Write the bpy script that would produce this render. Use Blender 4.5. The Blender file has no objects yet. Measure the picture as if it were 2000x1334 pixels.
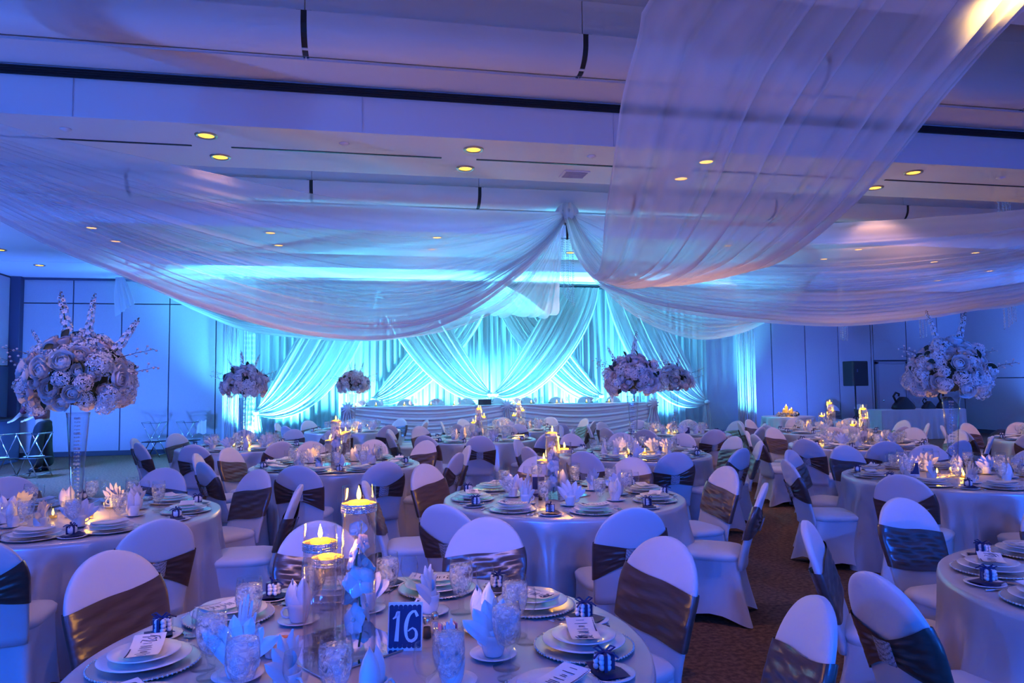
import bpy, math, random
import numpy as np
from mathutils import Vector, Matrix

# ---------------------------------------------------------------- camera, world, light, exposure
S = bpy.context.scene
C = S.collection
PI = math.pi
random.seed(7)
CAM_H, YAW, PITCH, ROLL, FPX = 1.62, math.radians(11.1), math.radians(3.39), math.radians(-0.64), 1400.0
cam_d = bpy.data.cameras.new('camera'); cam = bpy.data.objects.new('camera', cam_d); C.objects.link(cam)
cam_d.sensor_width = 36.0; cam_d.lens = 36.0 * FPX / 2000.0; cam_d.clip_start = 0.05; cam_d.clip_end = 100
_fw = Vector((math.sin(YAW) * math.cos(PITCH), math.cos(YAW) * math.cos(PITCH), math.sin(PITCH)))
_r0 = Vector((math.cos(YAW), -math.sin(YAW), 0)); _u0 = _r0.cross(_fw)
_rt = _r0 * math.cos(ROLL) + _u0 * math.sin(ROLL); _up = _u0 * math.cos(ROLL) - _r0 * math.sin(ROLL)
cam.matrix_world = Matrix(((_rt.x, _up.x, -_fw.x, 0), (_rt.y, _up.y, -_fw.y, 0), (_rt.z, _up.z, -_fw.z, CAM_H), (0, 0, 0, 1)))
S.camera = cam
S.view_settings.view_transform = 'Standard'; S.view_settings.look = 'None'
S.view_settings.gamma = 1.0; S.view_settings.use_curve_mapping = False
S.view_settings.exposure = -0.4
cy = S.cycles
cy.use_denoising = True
cy.max_bounces = 4; cy.diffuse_bounces = 2; cy.glossy_bounces = 2; cy.transmission_bounces = 2
cy.use_adaptive_sampling = True; cy.adaptive_threshold = 0.15; cy.adaptive_min_samples = 8
cy.transparent_max_bounces = 16; cy.sample_clamp_indirect = 4.0; cy.caustics_reflective = False; cy.caustics_refractive = False

W = bpy.data.worlds.new('world'); S.world = W; W.use_nodes = True
W.node_tree.nodes['Background'].inputs[0].default_value = (0.012, 0.12, 1.0, 1)
W.node_tree.nodes['Background'].inputs[1].default_value = 2.7

def spot(name, loc, aim, power, col, angle=90, blend=0.6, rad=0.06):
    d = bpy.data.lights.new(name, 'SPOT'); d.energy = power; d.color = col
    d.spot_size = math.radians(angle); d.spot_blend = blend; d.shadow_soft_size = rad
    o = bpy.data.objects.new(name, d); C.objects.link(o); o.location = loc
    o.rotation_euler = (Vector(aim) - Vector(loc)).to_track_quat('-Z', 'Y').to_euler()
    return o

BLUE, CYAN, WARM, AMBER = (0.05, 0.20, 1.0), (0.10, 0.70, 1.0), (1.0, 0.50, 0.36), (1.0, 0.60, 0.14)
# colour-changing wash lights standing on the floor along the walls
for x, y, ax, ay, az, p, col in ((-7.2, 12.0, -8.4, 12.6, 3.2, 260, BLUE), (-7.2, 15.6, -7.6, 19.0, 3.0, 250, BLUE), (-4.6, 15.9, -5.0, 19.0, 2.8, 140, (0.05, 0.18, 1.0)),
                               (11.6, 16.6, 11.8, 19.0, 2.8, 115, (0.06, 0.16, 1.0)), (17.0, 15.0, 17.9, 15.6, 3.4, 380, BLUE),
                               (16.6, 9.0, 17.9, 9.6, 3.4, 260, BLUE), (-7.0, 5.0, -4.5, 7.0, 4.8, 300, BLUE)):
    spot('wash_light', (x, y, 0.15), (ax, ay, az), p * 4.2, col, 120, 0.9, 0.12)
spot('wash_light', (-7.9, 13.4, 4.0), (-4.8, 14.6, 0.0), 9000, BLUE, 75, 1.0, 0.1)  # added unseen spot near the ceiling, only to turn the left carpet blue
# blue wash fixtures on stands in the part of the hall behind the camera
for x, y, ax, ay, p in ((-5.0, -3.0, -2.0, 4.2, 1600), (0.6, -3.2, 1.8, 4.0, 850), (6.3, -3.0, 4.0, 4.0, 1500)):
    spot('wash_light', (x, y, 3.3), (ax, ay, 0.0), p, (0.002, 0.115, 1.0), 62, 0.8, 0.22)
spot('wash_light', (-6.5, -1.6, 2.8), (2.0, 2.8, 0.5), 1500, (0.002, 0.115, 1.0), 50, 0.9, 0.2)
for x, ax in ((-3.0, -0.5), (6.0, 4.5)):               # added unseen spots behind the camera, only to make the ceiling bluer
    spot('wash_light', (x, -2.6, 0.3), (ax, 6.0, 4.9), 420, (0.02, 0.20, 1.0), 110, 1.0, 0.12)
def strip(name, loc, size, power, col, rx):
    d = bpy.data.lights.new(name, 'AREA'); d.shape = 'RECTANGLE'; d.size, d.size_y = size; d.energy = power; d.color = col
    o = bpy.data.objects.new(name, d); C.objects.link(o); o.location = loc; o.rotation_euler = (rx, 0, 0); return o
# blue LED strips in the ceiling coves, shining down along the hall
for y, z, p in ((4.60, 4.75, 60), (9.25, 4.75, 120), (12.1, 4.57, 130), (16.25, 4.57, 100)):
    strip('cove_led_strip', (4.75, y, z), (26.0, 0.05), p, (0.04, 0.20, 1.0), 0.0)
# cyan uplights thrown forward onto the swags
for x in (-1.6, 1.4, 4.8, 8.0):
    spot('swag_uplight', (x, 16.2, 0.5), (x * .8 + .6, 14.0, 4.0), 950, (0.07, 0.60, 1.0), 90, 1.0, 0.1)
# cyan uplights at the foot of the stage backdrop
for x, p, col in ((-2.75, 110, CYAN), (-2.0, 240, CYAN), (-0.4, 260, CYAN), (1.2, 260, CYAN), (2.6, 240, CYAN), (3.6, 240, CYAN), (5.0, 260, CYAN), (6.4, 200, (0.08, 0.55, 1.0)), (7.9, 120, (0.08, 0.45, 1.0))):
    spot('backdrop_uplight', (x, 17.92, 0.40), (x + 0.05, 18.36, 3.4), p * 17, col, 110, 0.9, 0.08)

for x in (-3.2, 10.03):                                # cyan beams on the string curtains
    spot('backdrop_uplight', (x + 0.35, 16.9, 0.12), (x, 18.0, 2.0), 1100, CYAN, 60, 1.0, 0.06)

# ---------------------------------------------------------------- helpers
def look(p):
    v = Vector(p) - Vector((0, 0, CAM_H)); w = v.dot(_fw)
    if w <= 0.05: return None
    return 1000 + FPX * v.dot(_rt) / w, 667 - FPX * v.dot(_up) / w, FPX / w
def shows(p, m=70):                                   # is this spot of the room inside the view (with a margin)
    q = look(p)
    return bool(q) and -m * 2 < q[0] < 2000 + m * 2 and -m < q[1] < 1334 + m

class MB:
    def __init__(s): s.v = []; s.f = []
    def add(s, vs, fs):
        b = len(s.v); s.v += [tuple(p) for p in vs]; s.f += [tuple(i + b for i in f) for f in fs]; return s
    def box(s, c, d, rz=0.0, rx=0.0):
        hx, hy, hz = d[0] / 2, d[1] / 2, d[2] / 2; m = Matrix.Rotation(rz, 3, 'Z') @ Matrix.Rotation(rx, 3, 'X')
        vs = [m @ Vector((x, y, z)) + Vector(c) for x in (-hx, hx) for y in (-hy, hy) for z in (-hz, hz)]
        return s.add(vs, [(0, 1, 3, 2), (4, 6, 7, 5), (0, 4, 5, 1), (2, 3, 7, 6), (0, 2, 6, 4), (1, 5, 7, 3)])
    def bbox(s, c, d, b=0.006):                        # box with chamfered edges
        hx, hy, hz = d[0] / 2, d[1] / 2, d[2] / 2; b = min(b, hx * .9, hy * .9, hz * .9); rings = []
        for z, q in ((-hz, b), (-hz + b, 0), (hz - b, 0), (hz, b)):
            x, y = hx - q, hy - q
            rings.append([(c[0] + X, c[1] + Y, c[2] + z) for X, Y in ((x - b, -y), (x, -y + b), (x, y - b), (x - b, y), (-x + b, y), (-x, y - b), (-x, -y + b), (-x + b, -y))])
        return s.loft(rings, True, True)
    def loft(s, rings, cap0=False, cap1=False, closed=True):
        n = len(rings[0]); vs = [p for r in rings for p in r]; fs = []
        for i in range(len(rings) - 1):
            for j in range(n if closed else n - 1):
                k = (j + 1) % n; fs.append((i * n + j, i * n + k, (i + 1) * n + k, (i + 1) * n + j))
        if cap0: fs.append(tuple(range(n - 1, -1, -1)))
        if cap1: fs.append(tuple((len(rings) - 1) * n + j for j in range(n)))
        return s.add(vs, fs)
    def lathe(s, prof, n=20, c=(0, 0, 0), cap0=True, cap1=True):
        rings = [[(c[0] + r * math.cos(2 * PI * j / n), c[1] + r * math.sin(2 * PI * j / n), c[2] + z) for j in range(n)] for r, z in prof]
        return s.loft(rings, cap0 and prof[0][0] > 1e-6, cap1 and prof[-1][0] > 1e-6)
    def tube(s, pts, r, n=6, cap=True):
        pts = [Vector(p) for p in pts]; rings = []; rr = r if isinstance(r, (list, tuple)) else [r] * len(pts); a = None
        for i, p in enumerate(pts):
            t = (pts[min(i + 1, len(pts) - 1)] - pts[max(i - 1, 0)]).normalized()
            if a is None: a = t.orthogonal().normalized()
            a = (a - t * a.dot(t)); a = a.normalized() if a.length > 1e-6 else t.orthogonal().normalized()
            b = t.cross(a)
            rings.append([p + (a * math.cos(2 * PI * j / n) + b * math.sin(2 * PI * j / n)) * rr[i] for j in range(n)])
        return s.loft(rings, cap, cap)
    def grid(s, fn, nu, nv):
        vs = [fn(i / nu, j / nv) for i in range(nu + 1) for j in range(nv + 1)]
        return s.add(vs, [(i * (nv + 1) + j, i * (nv + 1) + j + 1, (i + 1) * (nv + 1) + j + 1, (i + 1) * (nv + 1) + j) for i in range(nu) for j in range(nv)])
    def ball(s, c, r, n=8, m=6, sz=1.0):
        prof = [(max(1e-4, r * math.sin(PI * i / m)), -r * sz * math.cos(PI * i / m)) for i in range(m + 1)]
        return s.lathe(prof, n, c)
    def xf(s, m):
        s.v = [tuple(m @ Vector(p)) for p in s.v]; return s
    def join(s, o): return s.add(o.v, o.f)
    def mesh(s, name, mat, smooth=True, attr=None):
        me = bpy.data.meshes.new(name); me.from_pydata(s.v, [], s.f)
        if smooth: me.polygons.foreach_set('use_smooth', [True] * len(me.polygons))
        if attr is not None:
            a = me.attributes.new('dens', 'FLOAT', 'POINT'); a.data.foreach_set('value', attr)
        me.materials.append(mat); me.update(); return me
    def build(s, name, mat, parent=None, smooth=True, attr=None):
        return link(name, s.mesh(name, mat, smooth, attr), parent)

def link(name, data, parent=None, loc=None, rz=0.0, label=None):
    o = bpy.data.objects.new(name, data); C.objects.link(o)
    if parent is not None: o.parent = parent
    if loc is not None: o.location = loc
    if rz: o.rotation_euler = (0, 0, rz)
    if label: o['label'] = label
    return o
def tag(o, label, cat, group=None, kind=None):
    o['label'] = label; o['category'] = cat
    if group: o['group'] = group
    if kind: o['kind'] = kind
    return o
def struct(o, kind='structure'):
    o['kind'] = kind; return o
def thing(name, label, cat, loc=(0, 0, 0), rz=0.0, group=None):
    return tag(link(name, None, None, loc, rz), label, cat, group)
def autosmooth(me, ang=40):
    try: me.set_sharp_from_angle(angle=math.radians(ang))
    except Exception: pass
    return me

class Proto:                                           # a kind of thing: parts (name, mesh, index of parent part or None, offset, turn)
    def __init__(s, name, cat): s.name, s.cat, s.parts = name, cat, []
    def part(s, name, me, par=None, off=(0, 0, 0), rz=0.0, label=None):
        s.parts.append((name, me, par, off, rz, label)); return len(s.parts) - 1
    def place(s, loc, rz, label, group=None, scale=None, name=None):
        if len(s.parts) == 1:
            o = link(name or s.name, s.parts[0][1], None, loc, rz); tag(o, label, s.cat, group)
        else:
            o = thing(name or s.name, label, s.cat, loc, rz, group); made = []
            for nm, me, par, off, r, lb in s.parts:
                made.append(link(nm, me, o if par is None else made[par], off, r, lb))
        if scale: o.scale = (scale,) * 3 if not isinstance(scale, tuple) else scale
        return o

# ---------------------------------------------------------------- materials
def mat(name, col, rough=0.5, metal=0.0, spec=0.5, **k):
    m = bpy.data.materials.new(name); m.use_nodes = True; b = m.node_tree.nodes['Principled BSDF']
    b.inputs['Base Color'].default_value = (*col, 1); b.inputs['Roughness'].default_value = rough
    b.inputs['Metallic'].default_value = metal; b.inputs['Specular IOR Level'].default_value = spec
    if 'sheen' in k: b.inputs['Sheen Weight'].default_value = k['sheen']
    if 'trans' in k: b.inputs['Subsurface Weight'].default_value = k['trans']
    if 'emit' in k:
        b.inputs['Emission Color'].default_value = (*k['emit'], 1); b.inputs['Emission Strength'].default_value = k['power']
    if 'noise' in k:                                   # grain: scale, second colour, detail, stretch
        sc, c2, st = k['noise']; n = m.node_tree.nodes; L = m.node_tree.links
        tc = n.new('ShaderNodeTexCoord'); mp = n.new('ShaderNodeMapping'); mp.inputs['Scale'].default_value = st
        t = n.new('ShaderNodeTexNoise'); t.inputs['Scale'].default_value = sc; t.inputs['Detail'].default_value = 4
        r = n.new('ShaderNodeValToRGB'); r.color_ramp.elements[0].position = .35; r.color_ramp.elements[1].position = .65
        r.color_ramp.elements[0].color = (*col, 1); r.color_ramp.elements[1].color = (*c2, 1)
        L.new(tc.outputs['Object'], mp.inputs[0]); L.new(mp.outputs[0], t.inputs['Vector']); L.new(t.outputs[0], r.inputs[0]); L.new(r.outputs[0], b.inputs['Base Color'])
        if k.get('bump'):
            bp = n.new('ShaderNodeBump'); bp.inputs['Strength'].default_value = k['bump']; bp.inputs['Distance'].default_value = 0.01
            L.new(t.outputs[0], bp.inputs['Height']); L.new(bp.outputs[0], b.inputs['Normal'])
    return m
def glassmat(name, tint=(0.97, 0.98, 1.0), gloss=1.0, body=0.0, bodycol=(0.9, 0.95, 1.0), rough=0.02, streak=False):
    m = bpy.data.materials.new(name); m.use_nodes = True; t = m.node_tree; n = t.nodes; n.clear(); L = t.links
    out = n.new('ShaderNodeOutputMaterial'); tr = n.new('ShaderNodeBsdfTransparent'); gl = n.new('ShaderNodeBsdfGlossy'); mx = n.new('ShaderNodeMixShader')
    fr = n.new('ShaderNodeLayerWeight'); fr.inputs[0].default_value = .5
    pw = n.new('ShaderNodeMath'); pw.operation = 'POWER'; pw.inputs[1].default_value = 3.0
    ml = n.new('ShaderNodeMath'); ml.operation = 'MULTIPLY_ADD'; ml.inputs[1].default_value = .26 * gloss; ml.inputs[2].default_value = .012 * gloss; ml.use_clamp = True
    tr.inputs[0].default_value = (*tint, 1); gl.inputs['Roughness'].default_value = rough
    L.new(fr.outputs['Facing'], pw.inputs[0]); L.new(pw.outputs[0], ml.inputs[0]); L.new(ml.outputs[0], mx.inputs[0]); L.new(tr.outputs[0], mx.inputs[1]); L.new(gl.outputs[0], mx.inputs[2])
    if body:
        df = n.new('ShaderNodeBsdfDiffuse'); tl = n.new('ShaderNodeBsdfTranslucent'); a = n.new('ShaderNodeMixShader'); b = n.new('ShaderNodeMixShader')
        df.inputs[0].default_value = (*bodycol, 1); tl.inputs[0].default_value = (*bodycol, 1); a.inputs[0].default_value = .5; b.inputs[0].default_value = body
        L.new(df.outputs[0], a.inputs[1]); L.new(tl.outputs[0], a.inputs[2]); L.new(mx.outputs[0], b.inputs[1]); L.new(a.outputs[0], b.inputs[2]); L.new(b.outputs[0], out.inputs[0])
        if streak:
            tc = n.new('ShaderNodeTexCoord'); nz = n.new('ShaderNodeTexNoise'); nz.inputs['Scale'].default_value = 45; nz.inputs['Detail'].default_value = 3; nz.inputs['Distortion'].default_value = 1.5
            mr = n.new('ShaderNodeMapRange'); mr.inputs['From Min'].default_value = .4; mr.inputs['From Max'].default_value = .68; mr.inputs['To Min'].default_value = body * .25; mr.inputs['To Max'].default_value = min(1, body * 2.6)
            L.new(tc.outputs['Object'], nz.inputs['Vector']); L.new(nz.outputs[0], mr.inputs['Value']); L.new(mr.outputs[0], b.inputs[0])
    else: L.new(mx.outputs[0], out.inputs[0])
    return m
def voile(name, col, alpha0, alpha1, weave=True):      # sheer cloth: lets light through, thicker where the folds gather
    m = bpy.data.materials.new(name); m.use_nodes = True; t = m.node_tree; n = t.nodes; n.clear(); L = t.links
    out = n.new('ShaderNodeOutputMaterial'); tr = n.new('ShaderNodeBsdfTransparent'); df = n.new('ShaderNodeBsdfDiffuse'); tl = n.new('ShaderNodeBsdfTranslucent')
    a = n.new('ShaderNodeMixShader'); b = n.new('ShaderNodeMixShader'); at = n.new('ShaderNodeAttribute'); at.attribute_name = 'dens'
    mr = n.new('ShaderNodeMapRange'); mr.inputs['To Min'].default_value = alpha0; mr.inputs['To Max'].default_value = alpha1
    df.inputs[0].default_value = (*col, 1); tl.inputs[0].default_value = (*col, 1); a.inputs[0].default_value = .55
    L.new(at.outputs['Fac'], mr.inputs['Value']); L.new(mr.outputs[0], b.inputs[0])
    L.new(df.outputs[0], a.inputs[1]); L.new(tl.outputs[0], a.inputs[2]); L.new(tr.outputs[0], b.inputs[1]); L.new(a.outputs[0], b.inputs[2]); L.new(b.outputs[0], out.inputs[0])
    return m
def sparkle(name, col, scale, metal=0.55):
    m = mat(name, col, 0.18, metal); n = m.node_tree.nodes; L = m.node_tree.links; b = n['Principled BSDF']
    tc = n.new('ShaderNodeTexCoord'); v = n.new('ShaderNodeTexVoronoi'); v.inputs['Scale'].default_value = scale; v.inputs['Randomness'].default_value = .25
    bp = n.new('ShaderNodeBump'); bp.inputs['Strength'].default_value = 1.0; bp.inputs['Distance'].default_value = 0.004
    r = n.new('ShaderNodeValToRGB'); r.color_ramp.elements[0].color = (*[min(1, c * 1.15) for c in col], 1); r.color_ramp.elements[1].color = (*[c * .25 for c in col], 1)
    r.color_ramp.elements[0].position = .3; r.color_ramp.elements[1].position = .75
    L.new(tc.outputs['Object'], v.inputs['Vector']); L.new(v.outputs['Distance'], bp.inputs['Height']); L.new(bp.outputs[0], b.inputs['Normal'])
    L.new(v.outputs['Distance'], r.inputs[0]); L.new(r.outputs[0], b.inputs['Base Color'])
    return m
def emis(name, col, power):
    m = bpy.data.materials.new(name); m.use_nodes = True; n = m.node_tree.nodes; n.clear()
    o = n.new('ShaderNodeOutputMaterial'); e = n.new('ShaderNodeEmission'); e.inputs[0].default_value = (*col, 1); e.inputs[1].default_value = power
    m.node_tree.links.new(e.outputs[0], o.inputs[0]); return m

M = {}
M['cover'] = mat('stretch cover', (0.68, 0.66, 0.68), 0.60, spec=0.35, sheen=0.3)
M['sash'] = mat('taupe satin', (0.085, 0.046, 0.036), 0.28, spec=0.8, noise=(9, (0.11, 0.064, 0.05), (1, 1, 6)), bump=0.12)
M['band'] = sparkle('rhinestone band', (0.80, 0.82, 0.88), 160)
M['linen'] = mat('silver satin', (0.62, 0.58, 0.58), 0.29, metal=0.28, spec=0.8)
M['skirt'] = mat('lilac table skirt', (0.72, 0.70, 0.76), 0.55, spec=0.4)
M['china'] = mat('white porcelain', (0.82, 0.81, 0.80), 0.16, spec=0.6)
M['charger'] = mat('silver charger', (0.78, 0.74, 0.68), 0.26, metal=0.6)
M['steel'] = mat('cutlery steel', (0.72, 0.72, 0.72), 0.16, metal=1.0)
M['navy'] = mat('navy paper', (0.012, 0.018, 0.10), 0.5)
M['paper'] = mat('white paper', (0.82, 0.82, 0.82), 0.7)
M['ink'] = mat('dark ink', (0.02, 0.022, 0.06), 0.7)
M['napkin'] = mat('white napkin', (0.84, 0.82, 0.82), 0.75, sheen=0.2)
M['glass'] = glassmat('clear glass', (0.98, 0.99, 0.99), 1.8)
M['vase_glass'] = glassmat('vase glass', (0.97, 0.98, 0.99), 4.2)
M['cylinder_glass'] = glassmat('cylinder glass', (0.99, 0.99, 0.99), 1.7)
M['ice'] = glassmat('iced water', (0.97, 0.98, 1.0), 1.0, 0.22, (0.95, 0.98, 1.0), 0.1, True)
M['water'] = glassmat('vase water', (0.985, 0.985, 0.98), 0.5, 0.045, (0.95, 0.97, 1.0), 0.05)
M['wax'] = glassmat('candle wax', (1.0, 0.85, 0.45), 0.3, 0.62, (0.95, 0.74, 0.28), 0.3)
M['flame'] = emis('candle flame', (1.0, 0.60, 0.09), 14)
M['lens'] = emis('downlight lens', (1.0, 0.45, 0.05), 5)
M['brass'] = mat('downlight trim', (0.55, 0.42, 0.28), 0.35, metal=0.8)
M['mirror'] = mat('mirror tile', (0.85, 0.86, 0.88), 0.04, metal=1.0)
M['orchid'] = mat('orchid petal', (0.86, 0.80, 0.76), 0.6, trans=0.0)
M['stem'] = mat('green stem', (0.10, 0.17, 0.05), 0.5)
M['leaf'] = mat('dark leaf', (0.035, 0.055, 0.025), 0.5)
M['rose'] = mat('cream rose petal', (0.84, 0.76, 0.68), 0.7)
M['blush'] = mat('blush petal', (0.80, 0.64, 0.56), 0.7)
M['hydra'] = mat('white hydrangea floret', (0.80, 0.83, 0.78), 0.7)
M['bud'] = mat('flower bud', (0.20, 0.11, 0.09), 0.6)
M['crystal'] = glassmat('crystal bead', (0.9, 0.93, 0.97), 2.5, 0.35, (0.95, 0.97, 1.0), 0.05)
M['fringe'] = mat('silver string', (0.92, 0.95, 0.95), 0.4)
M['chrome'] = mat('chrome tube', (0.70, 0.72, 0.76), 0.18, metal=1.0)
M['black'] = mat('black plastic', (0.012, 0.012, 0.016), 0.5)
M['blackmetal'] = mat('black metal', (0.02, 0.02, 0.025), 0.4)
M['ceiling'] = mat('ceiling paint', (0.82, 0.78, 0.80), 0.8)
M['cove'] = mat('cove panel paint', (0.78, 0.75, 0.78), 0.42, spec=0.5)
M['grille'] = mat('dark grille', (0.012, 0.014, 0.02), 0.5)
M['wall'] = mat('fabric wall panel', (0.52, 0.50, 0.56), 0.85, noise=(60, (0.49, 0.47, 0.53), (1, 1, 1)))
M['joint'] = mat('panel joint', (0.10, 0.10, 0.14), 0.8)
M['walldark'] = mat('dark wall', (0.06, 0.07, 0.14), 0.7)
M['base'] = mat('dark baseboard', (0.05, 0.05, 0.08), 0.6)
M['voile'] = voile('sheer white voile', (0.90, 0.87, 0.90), 0.42, 0.82)
M['drape'] = voile('backdrop voile', (0.88, 0.90, 0.90), 0.80, 1.0)
M['pleat'] = voile('pleated backdrop', (0.72, 0.80, 0.84), 0.92, 1.0)
m = mat('brown patterned carpet', (0.075, 0.034, 0.018), 0.95, noise=(30, (0.20, 0.10, 0.055), (1, 1, 1)), bump=0.3); M['carpet'] = m

# ---------------------------------------------------------------- the room
XL, XR, YF, ZS = -8.4, 17.9, 19.0, 4.3
floor = struct(MB().box(((XL + XR) / 2, 7.5, -0.05), (XR - XL + 1, 23.6, 0.1)).build('floor', M['carpet'], smooth=False))

# far wall: backing in the joint colour, each panel a piece proud of it
def wall_panels(root, along, fixed, lo, hi, first, step, zs, axis):
    x = first
    cuts = [lo] + [first + i * step for i in range(int((hi - first) / step) + 1)] + [hi]
    cuts = sorted(set(round(c, 3) for c in cuts if lo <= c <= hi))
    for a, b in zip(cuts, cuts[1:]):
        if b - a < 0.05: continue
        for z0, z1 in zs:
            g = 0.013; c = ((a + b) / 2, (z0 + z1) / 2); d = (b - a - 2 * g, z1 - z0 - 2 * g)
            if axis == 'x': MB().bbox((c[0], fixed, c[1]), (d[0], 0.03, d[1]), 0.006).build('wall_panel', M['wall'], root, False)
            else: MB().bbox((fixed, c[0], c[1]), (0.03, d[0], d[1]), 0.006).build('wall_panel', M['wall'], root, False)
wf = struct(MB().box(((XL + XR) / 2, YF + 0.09, 2.35), (XR - XL + 0.4, 0.1, 4.7)).build('wall_far', M['joint'], smooth=False))
wall_panels(wf, 'x', YF + 0.025, XL + 0.1, 14.78, -7.10, 1.09, ((0.1, 3.69), (3.69, ZS - 0.03)), 'x')
wall_panels(wf, 'x', YF + 0.025, 15.92, XR, 15.92, 1.09, ((0.1, 3.69), (3.69, ZS - 0.03)), 'x')
wall_panels(wf, 'x', YF + 0.025, 14.78, 15.92, 14.78, 1.14, ((2.2, 3.69), (3.69, ZS - 0.03)), 'x')
struct(MB().bbox(((XL + 14.8) / 2, YF, 0.06), (14.8 - XL, 0.03, 0.12)).build('baseboard_far', M['base'], smooth=False))
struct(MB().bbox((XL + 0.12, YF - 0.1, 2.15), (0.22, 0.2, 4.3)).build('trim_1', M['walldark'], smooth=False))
struct(MB().bbox(((XL + XR) / 2, YF - 0.03, ZS - 0.03), (XR - XL, 0.06, 0.05)).build('trim_2', M['walldark'], smooth=False))
d = struct(link('door_1', None, None, (15.35, YF, 0)))
MB().bbox((0, 0.0, 1.05), (0.92, 0.05, 2.10)).build('door_leaf', mat('door paint', (0.50, 0.47, 0.54), 0.6), d, False)
fr = MB(); fr.box((-0.50, 0, 1.08), (0.07, 0.07, 2.16)); fr.box((0.50, 0, 1.08), (0.07, 0.07, 2.16)); fr.box((0, 0, 2.135), (1.07, 0.07, 0.07)); fr.build('door_frame', mat('door frame paint', (0.36, 0.34, 0.42), 0.6), d, False)
kn = MB().ball((-0.36, -0.075, 1.0), 0.035, 10, 8); kn.tube([(-0.36, -0.02, 1.0), (-0.36, -0.06, 1.0)], 0.012); kn.build('door_knob', M['steel'], d)
# side walls
wl = struct(MB().box((XL - 0.05, 7.5, 2.35), (0.1, 23.2, 4.7)).build('wall_left', M['joint'], smooth=False))
wall_panels(wl, 'y', XL + 0.01, -3.5, YF - 0.22, YF - 0.22 - 4 * 1.2, 1.2, ((2.17, ZS - 0.03),), 'y')
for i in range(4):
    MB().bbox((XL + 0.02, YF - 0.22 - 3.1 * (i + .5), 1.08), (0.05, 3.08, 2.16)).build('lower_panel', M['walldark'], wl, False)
wr = struct(MB().box((XR + 0.05, 7.5, 2.35), (0.1, 23.2, 4.7)).build('wall_right', M['joint'], smooth=False))
wall_panels(wr, 'y', XR - 0.01, 4.0, YF, YF - 2 * 2.4, 2.4, ((0.1, 1.64), (1.64, ZS - 0.03)), 'y')

# ceiling: stepped soffits, coves and fascias running across the hall
prof = [(-3.5, ZS), (4.45, ZS), (4.45, 5.9), (6.84, 5.9), (6.84, 4.80), (7.63, 4.80), (7.63, ZS), (9.11, ZS), (9.11, 5.5), (11.86, 5.5), (11.86, 4.62), (12.5, 4.62), (12.5, ZS),
        (14.9, ZS), (14.9, 5.2), (16.06, 5.2), (16.06, 4.62), (16.6, 4.62), (16.6, ZS), (YF + 0.1, ZS)]
cb = MB()
for (y0, z0), (y1, z1) in zip(prof, prof[1:]):
    cb.add([(XL, y0, z0), (XR, y0, z0), (XR, y1, z1), (XL, y1, z1)], [(0, 1, 2, 3)])
cb.add([(XL, -3.5, 5.95), (XR, -3.5, 5.95), (XR, YF + .1, 5.95), (XL, YF + .1, 5.95)], [(0, 1, 2, 3)])
ceil = struct(cb.build('ceiling', M['ceiling'], smooth=False))
MB().box((-6.8, 15.75, ZS + 0.05), (3.2, 1.74, 0.09)).build('soffit_panel', M['ceiling'], ceil, False)
MB().box((16.2, 15.75, ZS + 0.05), (3.4, 1.74, 0.09)).build('soffit_panel', M['ceiling'], ceil, False)
def cove_row(yf, r, zb, zt, x0, step, lo, hi, gap=0.028):
    arc = [(yf + 0.16, zt), (yf, zt), (yf, zb + r)] + [(yf + r - r * math.cos(a), zb + r - r * math.sin(a)) for a in [PI / 2 * i / 9 for i in range(1, 10)]] + [(yf + r + 0.02, zb), (yf + r + 0.02, zb + 0.03)]
    xs = [x0 + step * i for i in range(-6, 12)]
    for a, b in zip(xs, xs[1:]):
        a, b = max(a, lo), min(b, hi)
        if b - a < 0.3: continue
        mb = MB(); mb.loft([[(x, y, z) for y, z in arc] for x in (a + gap, b - gap)], True, True)
        o = mb.build('cove_panel', M['cove'], ceil); autosmooth(o.data, 35)
        MB().bbox(((a + b) / 2, yf + 0.13, (zt + 5.5) / 2 + 0.02), (b - a - 0.008, 0.03, 5.5 - zt - 0.02), 0.004).build('fascia_panel', M['ceiling'], ceil, False)
        MB().box(((a + b) / 2, yf + r + 0.05, zb - 0.008), (b - a - 0.01, 0.035, 0.02)).build('edge_trim', M['chrome'], ceil, False)
    for x in xs:
        if lo < x < hi:
            MB().loft([[(x + e, y + 0.012, z + 0.008) for y, z in arc] for e in (-0.07, 0.07)], True, True).build('gap_strip', M['grille'], ceil, False)  # near-black backing put in for the darkness inside the open gaps
cove_row(6.69, 0.24, 4.78, 5.10, -0.62, 2.72, XL, XR)
cove_row(11.66, 0.24, 4.60, 4.90, -0.95, 2.72, XL, XR)
cove_row(15.86, 0.24, 4.60, 4.90, -1.2, 2.72, -5.2, 14.5)
MB().box(((XL + XR) / 2, 11.98, 4.606), (XR - XL, 0.06, 0.012)).build('shadow_gap', M['grille'], ceil, False)
for i in range(10):                                      # long air grille above the first soffit, in lengths
    x = XL + 1.3 + i * 2.63
    gm = MB().box((x, 7.612, 4.735), (2.632, 0.02, 0.09))
    for k in range(4): gm.box((x, 7.598, 4.70 + k * 0.023), (2.632, 0.012, 0.006))
    gm.build('grille', M['grille'], ceil, False)
for i in range(9):
    MB().box((-5.9 + i * 2.767, 8.33, ZS - 0.002), (2.35, 0.03, 0.012)).build('slot', M['grille'], ceil, False)
for x in (-0.1, 2.7, 5.5, -2.9):
    MB().box((x, 7.627, 4.5), (0.004, 0.008, 0.39)).build('seam', M['wall'], ceil, False)

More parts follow.
